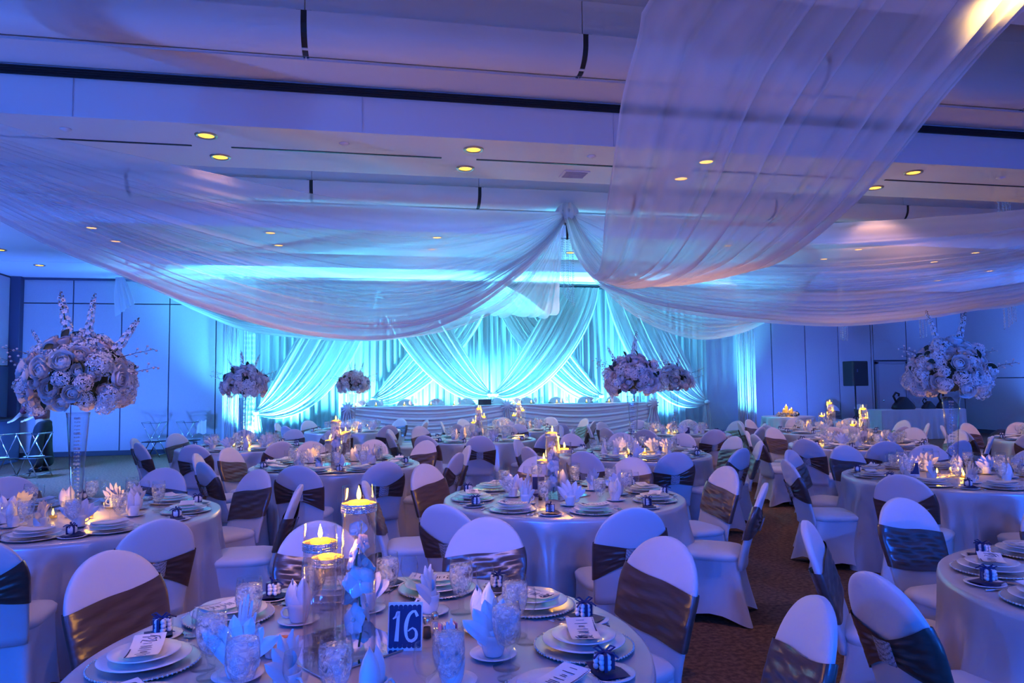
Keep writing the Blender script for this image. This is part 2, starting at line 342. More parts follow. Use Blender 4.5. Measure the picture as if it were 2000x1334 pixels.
# recessed downlights
dl_ring = MB().lathe([(0.080, 0.0), (0.084, -0.012), (0.112, -0.014), (0.118, 0.0)], 24, cap0=False, cap1=False).mesh('trim_ring', M['brass'])
dl_lens = MB().lathe([(0.0001, -0.004), (0.082, -0.004)], 24).mesh('lens', M['lens'])
P_down = Proto('recessed_downlight', 'ceiling light'); P_down.part('trim_ring', dl_ring); P_down.part('lens', dl_lens)
def downlight(x, y, label, power=70, col=WARM, ang=90, lamp=True):
    P_down.place((x, y, ZS), 0, label, 'recessed ceiling downlights')
    if lamp: spot('downlight_lamp', (x, y, ZS - 0.03), (x, y, 0), power, col, ang, 0.8, 0.06)
ords = ['leftmost', 'second from left', 'third from left', 'fourth from left', 'fifth from left', 'sixth from left', 'rightmost']
for r, (y, nm) in enumerate(((7.97, 'front row of near soffit'), (8.70, 'back row of near soffit'))):
    for i, x in enumerate((-1.73, 1.14, 4.00, 6.89)):
        downlight(x, y, f'round amber downlight, {ords[i]} in {nm}')
for r, (y, nm) in enumerate(((12.93, 'front row of middle soffit'), (14.07, 'back row of middle soffit'))):
    for i, x in enumerate((-4.58, -1.73, 1.17, 4.00, 6.90, 9.80, 12.60)):
        downlight(x, y, f'round amber downlight, {ords[i]} in {nm}', 75, lamp=(x != 1.17 or r))
for x, y, l in ((-7.0, 15.25, 'amber downlight at left picture edge above the blue wall'), (-7.05, 17.05, 'amber downlight in ceiling corner by the far blue wall'),
                (15.1, 15.1, 'amber downlight nearer of right pair above door wall'), (15.1, 16.75, 'amber downlight farther of right pair above door wall')):
    downlight(x, y, l, 25)
# further downlights of the nearer bay, above the camera
for x, y in ((-1.73, 4.3), (1.14, 4.3), (3.95, 3.7), (6.89, 4.3), (-4.6, 4.3), (-0.9, 2.3), (1.0, 2.2), (3.6, 1.9), (-4.6, 7.97), (9.8, 8.3)):
    spot('downlight_lamp', (x, y, ZS - 0.03), (x, y, 0), 20 if y < 3 else 120, AMBER if x == 3.95 else WARM, 54 if y < 3 else 88, 0.8, 0.06)
spr = MB().lathe([(0.055, 0), (0.055, -0.006), (0.03, -0.02), (0.012, -0.03), (0.0001, -0.03)], 16).mesh('sprinkler_cap', M['ceiling'])
P_spr = Proto('sprinkler_head', 'sprinkler'); P_spr.part('sprinkler_cap', spr)
for x, l in ((-3.1, 'left of the first downlight'), (-0.3, 'between the two left downlights'), (2.55, 'beside the square vent'), (8.25, 'right of the last downlight')):
    P_spr.place((x, 8.0, ZS), 0, f'small white sprinkler cap in ceiling {l}', 'ceiling sprinklers')
v = thing('ceiling_vent', 'square grey ceiling vent near the drape hub', 'vent', (2.55, 8.72, ZS))
MB().bbox((0, 0, -0.008), (0.34, 0.30, 0.016), 0.004).build('frame', M['ceiling'], v, False)
for k in range(6): MB().box((0, -0.11 + k * 0.044, -0.017), (0.28, 0.02, 0.008), rx=0.5).build('slat', M['wall'], v, False)

# ---------------------------------------------------------------- drapes
def spline(pts, n):                                     # resample a guide by arc length
    P = np.array(pts, float); q = np.vstack([2 * P[0] - P[1], P, 2 * P[-1] - P[-2]]); out = []
    for i in range(1, len(q) - 2):
        for t in np.linspace(0, 1, 14, endpoint=False):
            a, b, c, d = q[i - 1], q[i], q[i + 1], q[i + 2]
            out.append(0.5 * (2 * b + (c - a) * t + (2 * a - 5 * b + 4 * c - d) * t * t + (3 * b - a - 3 * c + d) * t ** 3))
    out.append(P[-1]); out = np.array(out); s = np.r_[0, np.cumsum(np.linalg.norm(np.diff(out, axis=0), axis=1))]; s /= s[-1]
    u = np.linspace(0, 1, n); return np.stack([np.interp(u, s, out[:, k]) for k in range(3)], 1)
def sheet(guides, nu=70, nv=90, nf=14, amp=0.05, seed=1, vpos=None, dens_lo=0.0, sharp=1.0, vgrow=0.0):
    rg = np.random.RandomState(seed); G = np.array([spline(g, nu) for g in guides]); k = len(guides)
    vp = np.array(vpos if vpos is not None else np.linspace(0, 1, k)); V = np.linspace(0, 1, nv)
    # smooth interpolation across the guides
    P = np.zeros((nu, nv, 3))
    if k == 2: P = G[0][:, None] * (1 - V)[None, :, None] + G[1][:, None] * V[None, :, None]
    else:
        for j, v in enumerate(V):                       # Lagrange over three guides
            w = [np.prod([(v - vp[b]) / (vp[a] - vp[b]) for b in range(k) if b != a]) for a in range(k)]
            P[:, j] = sum(w[a] * G[a] for a in range(k))
    fr = nf * (1 + 0.0 * V); ph = rg.rand(4) * 6.28
    warp = V + 0.03 * np.sin(2 * PI * 2.3 * V + ph[0]) + 0.018 * np.sin(2 * PI * 5.1 * V + ph[1])
    U = np.linspace(0, 1, nu)[:, None]
    if vgrow: warp = warp ** 1.45
    vg = 1 - vgrow * (1 - np.clip((V - .12) / .45, 0, 1)) if vgrow else np.ones(nv)
    f = np.sin(2 * PI * nf * warp[None, :] + 0.9 * np.sin(3 * U + ph[2])) * 0.6 + 0.4 * np.sin(2 * PI * nf * 1.73 * warp[None, :] + ph[3] + 1.3 * np.sin(2.2 * U + ph[1])) + 0.25 * np.sin(2 * PI * nf * .43 * warp[None, :] + ph[0])
    f = f * vg[None, :]
    dv = np.gradient(P, axis=1); du = np.gradient(P, axis=0); nrm = np.cross(du, dv); nrm /= (np.linalg.norm(nrm, axis=2, keepdims=True) + 1e-9)
    wid = np.linalg.norm(dv, axis=2).sum(1); wl = wid / wid.max(); a = amp * (0.12 + 0.88 * np.clip(wl, 0, 1) ** .7)
    P = P + nrm * (f * a[:, None])[..., None]
    dens = np.clip(dens_lo + 0.30 + 0.30 * np.clip(-f, -1, 1) * sharp + 0.55 * (1 - np.clip(wl * 1.4, 0, 1))[:, None], 0, 1)
    dens[:, 0] = np.maximum(dens[:, 0], .9); dens[:, -1] = np.maximum(dens[:, -1], .9)
    mb = MB(); vs = P.reshape(-1, 3).tolist()
    mb.add(vs, [(i * nv + j, i * nv + j + 1, (i + 1) * nv + j + 1, (i + 1) * nv + j) for i in range(nu - 1) for j in range(nv - 1)])
    return mb, dens.reshape(-1).tolist()
HUB = Vector((3.25, 11.60, 4.50))
def planar(A, tz, off=0.0):                              # guide in the upright plane from the hub to anchor A: (share of the way, height)
    d = Vector((A[0] - HUB.x, A[1] - HUB.y, 0)); n = Vector((d.y, -d.x, 0)).normalized()
    if n.y > 0: n = -n
    return [tuple(HUB.xy.to_3d() + d * t + n * (off * math.sin(PI * min(1, max(0, t)))) + Vector((0, 0, z))) for t, z in tz]
def swag(label, A, top, bot, nf, seed, bulge=0.45, amp=0.055, name='ceiling_swag', nv=170):
    mid = [(t, (np.interp(t, *zip(*top)) * .45 + np.interp(t, *zip(*bot)) * .55)) for t in np.linspace(0, 1, 12)]
    mb, at = sheet([planar(A, top), planar(A, mid, bulge), planar(A, bot, 0.12)], 84, nv, nf, amp, seed, (0, .45, 1), dens_lo=-.04, vgrow=.85)
    return tag(mb.build(name, M['voile'], None, True, at), label, 'drape', 'sheer ceiling swags from the central hub')
swag('wide sheer white swag sweeping from hub to the upper left edge', (-4.8, 5.6),
     [(0, 4.52), (.07, 4.43), (.25, 4.2), (.42, 4.0), (.56, 3.95), (.67, 3.95), (.8, 3.96), (1, 4.28)],
     [(0, 4.48), (.04, 3.99), (.14, 3.24), (.25, 2.61), (.34, 2.3), (.42, 2.19), (.5, 2.21), (.56, 2.3), (.64, 2.49), (.69, 2.67), (.75, 2.87), (.79, 3.05), (.9, 3.6), (1, 4.24)], 17, 3, amp=0.06)
swag('cyan-lit sheer swag behind, from hub to far left blue wall', (-5.8, 18.4),
     [(0, 4.5), (.09, 4.42), (.39, 4.17), (.76, 4.18), (1, 4.27)],
     [(0, 4.46), (.04, 3.7), (.09, 3.06), (.18, 2.65), (.28, 2.49), (.37, 2.46), (.5, 2.58), (.63, 2.79), (.73, 3.14), (.83, 3.57), (.9, 3.93), (1, 4.22)], 14, 5)
swag('sheer lilac swag sweeping from hub to the right picture edge', (11.0, 6.2),
     [(0, 4.52), (.18, 4.22), (.33, 3.99), (.45, 3.94), (.56, 3.90), (.68, 3.89), (.85, 4.0), (1, 4.28)],
     [(0, 4.46), (.05, 3.35), (.11, 3.02), (.16, 2.83), (.26, 2.63), (.34, 2.52), (.44, 2.43), (.55, 2.48), (.61, 2.56), (.68, 2.64), (.82, 3.15), (1, 4.22)], 15, 8)
swag('pale blue sheer swag from hub to far right above the string curtain', (10.55, 15.35),
     [(0, 4.5), (.14, 4.18), (.41, 4.10), (.74, 4.16), (1, 4.28)],
     [(0, 4.46), (.04, 3.8), (.09, 3.31), (.17, 2.89), (.27, 2.6), (.4, 2.45), (.54, 2.57), (.68, 2.87), (.83, 3.41), (.97, 4.1), (1, 4.22)], 12, 11)
# the broad swag that comes overhead towards the right of the camera
L4 = [(3.2, 11.6, 4.48), (3.05, 10.6, 3.68), (2.98, 9.6, 3.17), (2.72, 8.4, 2.96), (2.42, 7.3, 2.97), (2.14, 6.35, 3.1), (1.91, 5.4, 3.38), (1.77, 4.8, 3.6), (1.72, 4.3, 3.84), (1.72, 4.05, 3.98), (2.0, 3.0, 4.2), (2.7, 2.2, 4.3)]
R4 = [(3.35, 11.55, 4.48), (3.45, 10.4, 3.55), (3.62, 9.2, 3.02), (3.95, 8.3, 2.9), (4.37, 7.5, 2.95), (4.47, 6.85, 3.0), (4.41, 5.7, 3.26), (4.35, 5.1, 3.49), (4.3, 4.6, 3.72), (4.28, 4.2, 3.9), (4.05, 3.2, 4.18), (3.0, 2.3, 4.3)]
M4 = [tuple((np.array(spline(L4, 12)[i]) + np.array(spline(R4, 12)[i])) / 2 + np.array((0, 0, -0.10 * math.sin(PI * i / 11)))) for i in range(12)]
mb, at = sheet([L4, M4, R4], 100, 110, 8, 0.07, 21, dens_lo=-0.02)
tag(mb.build('ceiling_swag', M['voile'], None, True, at), 'broadest sheer swag hanging overhead in the upper right', 'drape', 'sheer ceiling swags from the central hub')
L3 = [(3.15, 11.7, 4.45), (2.96, 12.4, 3.85), (2.55, 13.3, 3.35), (2.15, 14.5, 3.1), (2.15, 15.8, 3.25), (2.5, 17.0, 3.75), (3.0, 17.9, 4.2)]
R3 = [(3.3, 11.7, 4.45), (3.34, 12.4, 3.75), (3.55, 13.3, 3.3), (3.84, 14.5, 3.05), (3.9, 15.8, 3.2), (3.7, 17.0, 3.7), (3.2, 17.9, 4.2)]
mb, at = sheet([L3, R3], 60, 70, 6, 0.06, 33)
tag(mb.build('ceiling_swag', M['voile'], None, True, at), 'short sheer swag running back from hub to stage backdrop', 'drape', 'sheer ceiling swags from the central hub')
hubt = thing('drape_hub', 'gathered knot of white voile where the ceiling swags meet', 'drape', tuple(HUB))
kb = MB().grid(lambda u, v: ((0.10 + 0.035 * math.sin(9 * 2 * PI * v) * (1 - abs(2 * u - 1)) + 0.08 * math.sin(PI * u)) * math.cos(2 * PI * v), (0.10 + 0.035 * math.sin(9 * 2 * PI * v) + 0.06 * math.sin(PI * u)) * math.sin(2 * PI * v), 0.16 - 0.34 * u), 10, 60)
kb.build('knot', M['napkin'], hubt)
MB().tube([(0, 0, 0.14), (0, 0, -0.45)], [0.03, 0.02], 8).build('hanging_rod', M['blackmetal'], hubt)
MB().lathe([(0.13, -0.03), (0.145, 0), (0.13, 0.03)], 20, (0, 0, 0.02), False, False).build('tie_band', M['drape'], hubt)
# hanging end of the far left swag
mb, at = sheet([[(-5.95, 18.35, 4.25), (-5.98, 18.35, 3.8), (-5.94, 18.35, 3.3)], [(-5.75, 18.3, 4.25), (-5.55, 18.25, 3.8), (-5.5, 18.25, 3.62)]], 14, 26, 4, 0.05, 9, dens_lo=.7)
tag(mb.build('drape_tail', M['drape'], None, True, at), 'white cloth tail hanging at ceiling in front of the far left wall', 'drape')

# stage backdrop: pleated panels, tied drapes in front
bd = thing('pleated_backdrop', 'tall pleated cyan-lit curtain behind the head table', 'curtain', (0, 18.55, 0))
for i in range(10):
    a = -3.0 + i * 1.21; rg = random.Random(i)
    ph = rg.random() * 6
    def fn(u, v, a=a, ph=ph):
        x = a + 1.24 * v
        return (x, 0.055 * math.sin(2 * PI * 7 * v + ph + 0.5 * math.sin(3 * u)) + 0.03 * math.sin(2 * PI * 3.2 * v + ph), 4.2 - 4.18 * u)
    p = MB().grid(fn, 10, 90); p.build('curtain_panel', M['pleat'], bd, True, [0.8] * len(p.v))
def tied(label, a, b, tx, tz, y, seed, bow, tail_to=0.03):
    T = np.array((tx, tz)); G = []
    for v in (0.0, 0.5, 1.0):
        Sx = a + (b - a) * v; S0 = np.array((Sx, 4.15)); s = v if tx < (a + b) / 2 else 1 - v
        away = 1 if tx < Sx else -1
        P1 = S0 + (T - S0) * .36 * (1 - s * .8) + np.array((0, -1.25 * s)); P2 = T + (S0 - T) * .33 * (1 - s) + np.array((away * bow * s, -0.62 * s))
        g = []
        for t in np.linspace(0, 1, 12):
            q = (1 - t) ** 3 * S0 + 3 * t * (1 - t) ** 2 * P1 + 3 * t * t * (1 - t) * P2 + t ** 3 * T
            spread = (v - .5) * 0.14 * t ** 3
            g.append((q[0], y - 0.10 * math.sin(PI * t), q[1] + (spread if tx > Sx else -spread)))
        G.append(g)
    root = thing('tied_drape', label, 'drape', group='tied drapes of the stage backdrop')
    mb, at = sheet(G, 60, 110, 10, 0.055, seed, dens_lo=.2); mb.build('drape_sweep', M['drape'], root, True, at)
    mb, at = sheet([[(tx - .06, y, tz), (tx - .12, y, tz * .6), (tx - .2, y, tail_to)], [(tx + .06, y, tz), (tx + .14, y, tz * .6), (tx + .24, y, tail_to)]], 16, 40, 4, 0.05, seed + 50, dens_lo=.3)
    mb.build('drape_tail', M['drape'], root, True, at)
    MB().ball((tx, y - 0.04, tz), 0.075, 12, 8, 0.8).build('tie_back', M['napkin'], root)
tied('back layer drape falling left from stage centre to inner tie', 2.15, 3.1, 0.05, 1.28, 18.36, 4, 0.7)
tied('back layer drape falling right from stage centre to inner tie', 3.05, 3.95, 6.0, 1.28, 18.36, 5, 0.7)
tied('front drape sweeping from upper left down to the centre knot', 0.1, 1.35, 2.98, 1.36, 18.22, 6, 0.9)
tied('front drape sweeping from upper right down to the centre knot', 4.8, 5.95, 3.12, 1.36, 18.20, 7, 0.9)
tied('outermost left drape tied low beside the string curtain', -1.1, 0.2, -2.73, 1.0, 18.22, 8, 1.5)
tied('outermost right drape tied low behind the rear bouquet', 6.1, 7.4, 8.95, 1.07, 18.22, 9, 1.5)
MB().tube([(-3.1, 18.4, 4.16), (9.2, 18.4, 4.16)], 0.02, 8).build('curtain_rail', M['blackmetal'], bd).location = (0, -18.55, 0)

# string curtains and crystal strands: every strand a part
def strands(label, x0, x1, y, z0, z1, n, mtl, r=0.006, slant=0.0, name='string_curtain', bead=0, seed=0, grp='hanging string curtains'):
    root = thing(name, label, 'curtain' if name == 'string_curtain' else 'crystal strands', ((x0 + x1) / 2, y, 0), group=grp); rg = random.Random(seed)
    cache = {}
    for i in range(n):
        t = i / max(1, n - 1); x = (x0 - x1) / 2 + (x1 - x0) * t + rg.uniform(-.4, .4) * (x1 - x0) / n; zb = z1 + slant * t
        mb = MB()
        if bead:
            L = z0 - zb; k = max(3, int(L / bead)); pr = []
            for b in range(k):
                zz = zb + L * b / k; pr += [(r * .25, zz), (r, zz + L / k * .35), (r * .25, zz + L / k * .7)]
            mb.lathe(pr, 5)
        else: mb.tube([(0, 0, z0), (rg.uniform(-.01, .01), 0, (z0 + zb) / 2), (0, 0, zb)], r, 5)
        mb.build('strand', mtl, root).location = (x, rg.uniform(-.05, .05), 0)
    MB().tube([((x0 - x1) / 2, 0, z0), ((x1 - x0) / 2, 0, z0)], 0.012, 6).build('header_rod', M['chrome'], root)
strands('shiny string curtain at left end of stage beside blue wall', -3.46, -3.12, 18.0, 4.25, 0.03, 16, M['fringe'], 0.012, seed=1)
strands('narrow string curtain hanging just left of outermost drape', -2.98, -2.72, 17.95, 4.25, 0.03, 11, M['fringe'], 0.012, bead=0.12, seed=2)
strands('tall glowing string curtain right of the stage', 9.78, 10.28, 18.0, 4.25, 0.03, 24, M['fringe'], 0.012, seed=3)
strands('crystal strands with slanted hem under the drape hub', 3.18, 3.40, 11.75, 4.1, 3.15, 12, M['crystal'], 0.009, -0.22, 'crystal_strands', 0.04, 4, 'hanging crystal strands')
for x0, x1, y, z0, z1, sl, l in ((10.08, 10.24, 14.0, 4.295, 2.52, -0.05, 'crystal strands hanging left of the loudspeaker top'), (12.0, 12.25, 14.6, 4.295, 2.95, 0.0, 'short crystal strands above the far right door'),
                          (12.08, 12.24, 14.0, 4.295, 2.52, 0.06, 'crystal strands hanging left of the right bouquet top'), (10.25, 10.47, 10.0, 5.49, 2.42, 0.15, 'crystal strands hanging at the right picture edge')):
    strands(l, x0, x1, y, z0, z1, 9, M['crystal'], 0.011, sl, 'crystal_strands', 0.05, int(x0 * 10), 'hanging crystal strands')

# ---------------------------------------------------------------- banquet chair (local: sitter faces +Y, origin on the floor under the seat)
def sup(a, hx, hy, e):
    c, s = math.cos(a), math.sin(a)
    return (hx * math.copysign(abs(c) ** (2 / e), c), hy * math.copysign(abs(s) ** (2 / e), s))
def back_axis(z): return -0.205 - 0.15 * max(0, z - 0.42) / 0.5 - 0.03 * max(0, z - 0.6)
def back_half(z):
    if z <= 0.695: return 0.218 - 0.018 * (0.695 - z) / 0.25
    return 0.218 * math.sqrt(max(0.0, 1 - ((z - 0.695) / 0.228) ** 2.1))
def back_ring(z, grow=0.0, n=36):
    w = back_half(z); th = 0.025 * (0.35 + 0.65 * min(1, w / 0.13)); y0 = back_axis(z)
    return [(x, y0 + y + 0.012 * (1 - (x / 0.22) ** 2) * (-1), z) for x, y in (sup(2 * PI * j / n, w + grow, th + grow, 3.2) for j in range(n))]
zs = [0.36, 0.40, 0.46, 0.52, 0.58, 0.64, 0.695] + [0.695 + 0.228 * math.sin(PI / 2 * i / 14) for i in range(1, 15)]
zs[-1] = 0.9229
ME = {}
ME['backrest'] = MB().loft([back_ring(z) for z in zs], True, True).mesh('backrest', M['cover'])
def seat_ring(z, g, n=48): return [(x, y + 0.005, z) for x, y in (sup(2 * PI * j / n, 0.215 - g, 0.215 - g, 4.5) for j in range(n))]
ME['seat'] = MB().loft([seat_ring(0.405, 0.02), seat_ring(0.415, 0.0), seat_ring(0.445, -0.004), seat_ring(0.463, 0.012), seat_ring(0.473, 0.045), seat_ring(0.478, 0.10), seat_ring(0.480, 0.17)], True, True).mesh('seat', M['cover'])
def skirt_ring(t, n=64):
    out = []
    for j in range(n):
        a = 2 * PI * j / n; x, y = sup(a, 0.212, 0.212, 4.5); corner = abs(math.sin(2 * a)) ** 1.3        # 1 at the four feet, 0 midway
        back = 1.0 if y < 0 else 0.0
        fl = t ** 1.25; ox = math.copysign(0.028 + 0.012 * back, x) * corner * fl; oy = (0.035 if y > 0 else -0.095) * corner * fl
        pin = (1 - corner) * math.sin(PI * min(1, t * .95)) * 0.030
        x2, y2 = x + ox - math.copysign(pin, x) * (abs(math.cos(a)) > .7), y + oy - math.copysign(pin, y) * (abs(math.sin(a)) > .7)
        zb = 0.004 + 0.062 * (1 - corner) ** 1.2
        out.append((x2, y2, 0.415 + (zb - 0.415) * t))
    return out
ME['skirt'] = MB().loft([skirt_ring(t) for t in (0, .12, .25, .4, .55, .7, .85, 1.0)]).mesh('skirt', M['cover'])
def make_sash(slant, seed):
    rg = random.Random(seed); ph = [rg.random() * 6 for _ in range(4)]; n = 96; rows = 22; R = []
    for i in range(rows + 1):
        v = i / rows; ring = []
        for j in range(n):
            a = 2 * PI * j / n; bk = -math.sin(a) > 1e-6; fx = sup(a, 1, 1, 3.2)[0]; ax = min(1, abs(fx))
            half = 0.112 if not bk else 0.040 + 0.072 * ax ** 1.15
            zc = 0.645 + slant * fx * (1.6 if not bk else 1.6) * ax ** .5
            z = min(zc + (v - .5) * 2 * half, 0.86); w = back_half(z); th = 0.025
            edge = math.sin(PI * v) ** .5
            fold = 0.0042 * math.sin(22 * v + 4 * fx + ph[0]) + 0.003 * math.sin(37 * v - 6 * fx + ph[1]) + 0.002 * math.sin(61 * v + 3 * fx)
            fold *= edge * (1 - ax ** 6); g = 0.0125 + fold + (0.010 * (1 - ax) if bk else 0)
            x, y = sup(a, w + 0.006, th + g, 3.2)
            ring.append((x, back_axis(z) + y - 0.012 * (1 - (x / 0.22) ** 2), z))
        R.append(ring)
    return MB().loft(R).mesh('sash', M['sash'])
ME['sash_a'], ME['sash_b'] = make_sash(0.022, 1), make_sash(-0.022, 2)
def band_fn(u, v):
    x = 0.046 * (2 * v - 1); z = 0.600 + 0.090 * u
    return (x, back_axis(z) - 0.012 - 0.025 - 0.029 - 0.010 * (1 - (2 * v - 1) ** 2), z)
bm_ = MB().grid(band_fn, 6, 10); bm_.grid(lambda u, v: (lambda p: (p[0], p[1] + 0.018, p[2]))(band_fn(u, 1 - v)), 6, 10); ME['band'] = bm_.mesh('rhinestone_band', M['band'])
P_chair = []
for s in ('sash_a', 'sash_b'):
    p = Proto('banquet_chair', 'chair')
    for nm, k in (('seat', 'seat'), ('backrest', 'backrest'), ('skirt', 'skirt'), ('sash', s)): p.part(nm, ME[k])
    p.part('rhinestone_band', ME['band'], 3); P_chair.append(p)

# ---------------------------------------------------------------- table with floor-length satin cloth
TR, TZ = 0.905, 0.76
def cloth_mesh(seed, R=TR, H=TZ, n=220):
    rg = random.Random(seed); F = [(rg.randint(13, 15), rg.random() * 6, .55), (rg.randint(21, 25), rg.random() * 6, .4), (rg.randint(5, 7), rg.random() * 6, .35)]
    def fold(a):
        s = sum(w * math.sin(k * a + p) for k, p, w in F)
        return s
    rings = [[(r * math.cos(2 * PI * j / n), r * math.sin(2 * PI * j / n), H) for j in range(n)] for r in (0.02, R * .5, R * .93, R - 0.012)]
    rings.append([((R - .003) * math.cos(2 * PI * j / n), (R - .003) * math.sin(2 * PI * j / n), H - 0.004) for j in range(n)])
    for t in (0.02, .08, .18, .3, .45, .6, .75, .9, 1.0):
        ring = []
        for j in range(n):
            a = 2 * PI * j / n; f = fold(a); k = min(1, t * 2.2)
            r = R + 0.002 + 0.010 * t + (0.165 * t ** .5) * ((abs(f) ** .8 * (1 if f > 0 else -1)) * .5 + .10) * k
            aa = a + 0.018 * k * math.sin(3 * a + seed)
            ring.append((r * math.cos(aa), r * math.sin(aa), H - 0.012 - (H - 0.015) * t))
        rings.append(ring)
    me = MB().loft(rings, True, False).mesh('tablecloth', M['linen']); return me
CLOTHS = [cloth_mesh(s) for s in (3, 8, 12)]
tt = MB().lathe([(0.0001, TZ - 0.03), (TR - 0.02, TZ - 0.03), (TR - 0.012, TZ - 0.02), (TR - 0.012, TZ - 0.008), (0.0001, TZ - 0.008)], 48).mesh('tabletop', mat('plywood', (0.35, 0.24, 0.14), 0.6))
lg = MB().tube([(0.45, 0, 0), (0.42, 0, TZ - 0.03)], 0.016, 8).mesh('leg', M['blackmetal'])
P_table = Proto('round_table', 'table'); P_table.part('tabletop', tt)
for k in range(4): P_table.part('leg', lg, None, (0, 0, 0), PI / 4 + k * PI / 2)

# ---------------------------------------------------------------- tableware
def plate_mesh(name, r, h, m, lip=0.6, n=40):
    return MB().lathe([(0.0001, 0.002), (r * lip * .9, 0.0), (r * lip, 0.001), (r * .97, h - 0.002), (r, h), (r * .985, h + 0.002), (r * lip * 1.04, 0.006), (r * lip * .92, 0.004), (0.0001, 0.004)], n).mesh(name, m)
cb_ = MB().lathe([(0.0001, 0.002), (0.10, 0.0), (0.105, 0.001), (0.158, 0.010), (0.163, 0.012), (0.158, 0.014), (0.108, 0.005), (0.0001, 0.004)], 48).mesh('plate', M['charger'])
bead = MB()
for k in range(72):
    a = 2 * PI * k / 72; bead.ball((0.1605 * math.cos(a), 0.1605 * math.sin(a), 0.0125), 0.0042, 6, 4)
P_charger = Proto('charger_plate', 'charger'); P_charger.part('plate', cb_); P_charger.part('beaded_rim', bead.mesh('beaded_rim', M['charger']))
P_charger_far = Proto('charger_plate', 'charger'); P_charger_far.part('plate', cb_)
P_dinner = Proto('dinner_plate', 'plate'); P_dinner.part('plate', plate_mesh('dinner_plate', 0.135, 0.017, M['china']))
P_salad = Proto('salad_plate', 'plate'); P_salad.part('plate', plate_mesh('salad_plate', 0.105, 0.015, M['china']))
P_bread = Proto('bread_plate', 'plate'); P_bread.part('plate', plate_mesh('bread_plate', 0.078, 0.011, M['china']))
P_saucer = Proto('saucer', 'saucer'); P_saucer.part('plate', plate_mesh('saucer', 0.075, 0.012, M['china']))
# menu card: print in thin strips, scalloped navy edge
me_card = MB().grid(lambda u, v: (-0.09 + 0.18 * u, -0.045 + 0.09 * v, 0.0012 + 0.012 * (2 * u - 1) ** 2), 8, 2)
me_card.grid(lambda u, v: (0.09 - 0.18 * u, -0.045 + 0.09 * v, 0.0 + 0.012 * (2 * u - 1) ** 2), 8, 2)
pr = MB(); rg = random.Random(3); zc = lambda x: 0.0022 + 0.012 * (x / 0.09) ** 2
for k, x in enumerate((-0.035, -0.018, -0.010, -0.002, 0.014, 0.030, 0.036, 0.052, 0.072)):
    L = rg.uniform(0.018, 0.045); pr.add([(x, -L / 2, zc(x)), (x + .003, -L / 2, zc(x)), (x + .003, L / 2, zc(x)), (x, L / 2, zc(x))], [(0, 1, 2, 3)])
for pts in ([(-.074, -.02), (-.07, .012), (-.06, .022), (-.055, .01), (-.066, -.004)], [(-.052, .02), (-.046, .024), (-.046, .004), (-.056, -.018), (-.042, -.02)], [(-.08, 0.0), (-.07, .028), (-.056, .032)]):
    pr.tube([(x, y, zc(x)) for x, y in pts], 0.0011, 4)
for k in range(16):
    x = -0.004 + k * 0.0058; pr.add([(x + .0028 + .0028 * math.cos(a), -0.041 + .0028 * math.sin(a), zc(x)) for a in [2 * PI * i / 6 for i in range(6)]], [tuple(range(6))])
P_menu = Proto('menu_card', 'menu card'); P_menu.part('card', me_card.mesh('card', M['paper'])); P_menu.part('print', pr.mesh('print', M['ink'], False), 0)
P_menu_far = Proto('menu_card', 'menu card'); P_menu_far.part('card', me_card.mesh('card', M['paper']))
# favour: clear box of white sweets with navy ribbon on a navy napkin
nv = MB().grid(lambda u, v: (-0.05 + 0.115 * u, -0.045 + 0.09 * v, 0.006 + 0.007 * math.sin(5 * u + 3 * v) * u + 0.02 * max(0, u - .75)), 10, 8)
nv.grid(lambda u, v: (0.065 - 0.115 * u, -0.045 + 0.09 * v, 0.002), 3, 3)
bx = MB().bbox((-0.012, 0, 0.034), (0.056, 0.056, 0.046), 0.003)
sw = MB(); rg = random.Random(5)
for z in (0.021, 0.036, 0.049):
    for a, b in ((-.017, -.017), (.001, -.018), (-.017, .002), (.002, .001), (-.018, .018), (.001, .018), (-.03, .0)): sw.ball((a - .006 + rg.uniform(-.002, .002), b, z), 0.0098, 7, 5)
rb = MB()
for w in ((1, 0), (0, 1)):
    rb.box((-0.012, 0, 0.0345), (0.059 if w[0] else 0.009, 0.009 if w[0] else 0.059, 0.0485))
for s in (-1, 1):
    rb.tube([(-0.012, 0, 0.06), (-0.012 + s * .018, .004, .076), (-0.012 + s * .032, .006, .071), (-0.012 + s * .016, .003, .061), (-.012, 0, .06)], 0.0032, 5)
    rb.tube([(-0.012, 0, 0.06), (-0.012 + s * .022, -.018, .062), (-0.012 + s * .036, -.03, .052)], 0.003, 5)
P_favor = Proto('favor_box', 'favor box'); i0 = P_favor.part('box', bx.mesh('box', M['glass'], False)); P_favor.part('sweets', sw.mesh('sweets', M['china'])); P_favor.part('ribbon', rb.mesh('ribbon', M['navy'], False))
P_favor.parts[0] = ('box', P_favor.parts[0][1], None, (0, 0, 0), 0, 'clear plastic box')
P_nnap = Proto('navy_napkin', 'napkin'); P_nnap.part('cloth', nv.mesh('navy_napkin', M['navy']))
P_favor_far = Proto('favor_box', 'favor box')
P_favor_far.part('box', MB().bbox((-0.012, 0, 0.034), (0.05, 0.05, 0.044), 0.01).mesh('box', M['china'])); P_favor_far.part('ribbon', rb.mesh('ribbon', M['navy'], False))
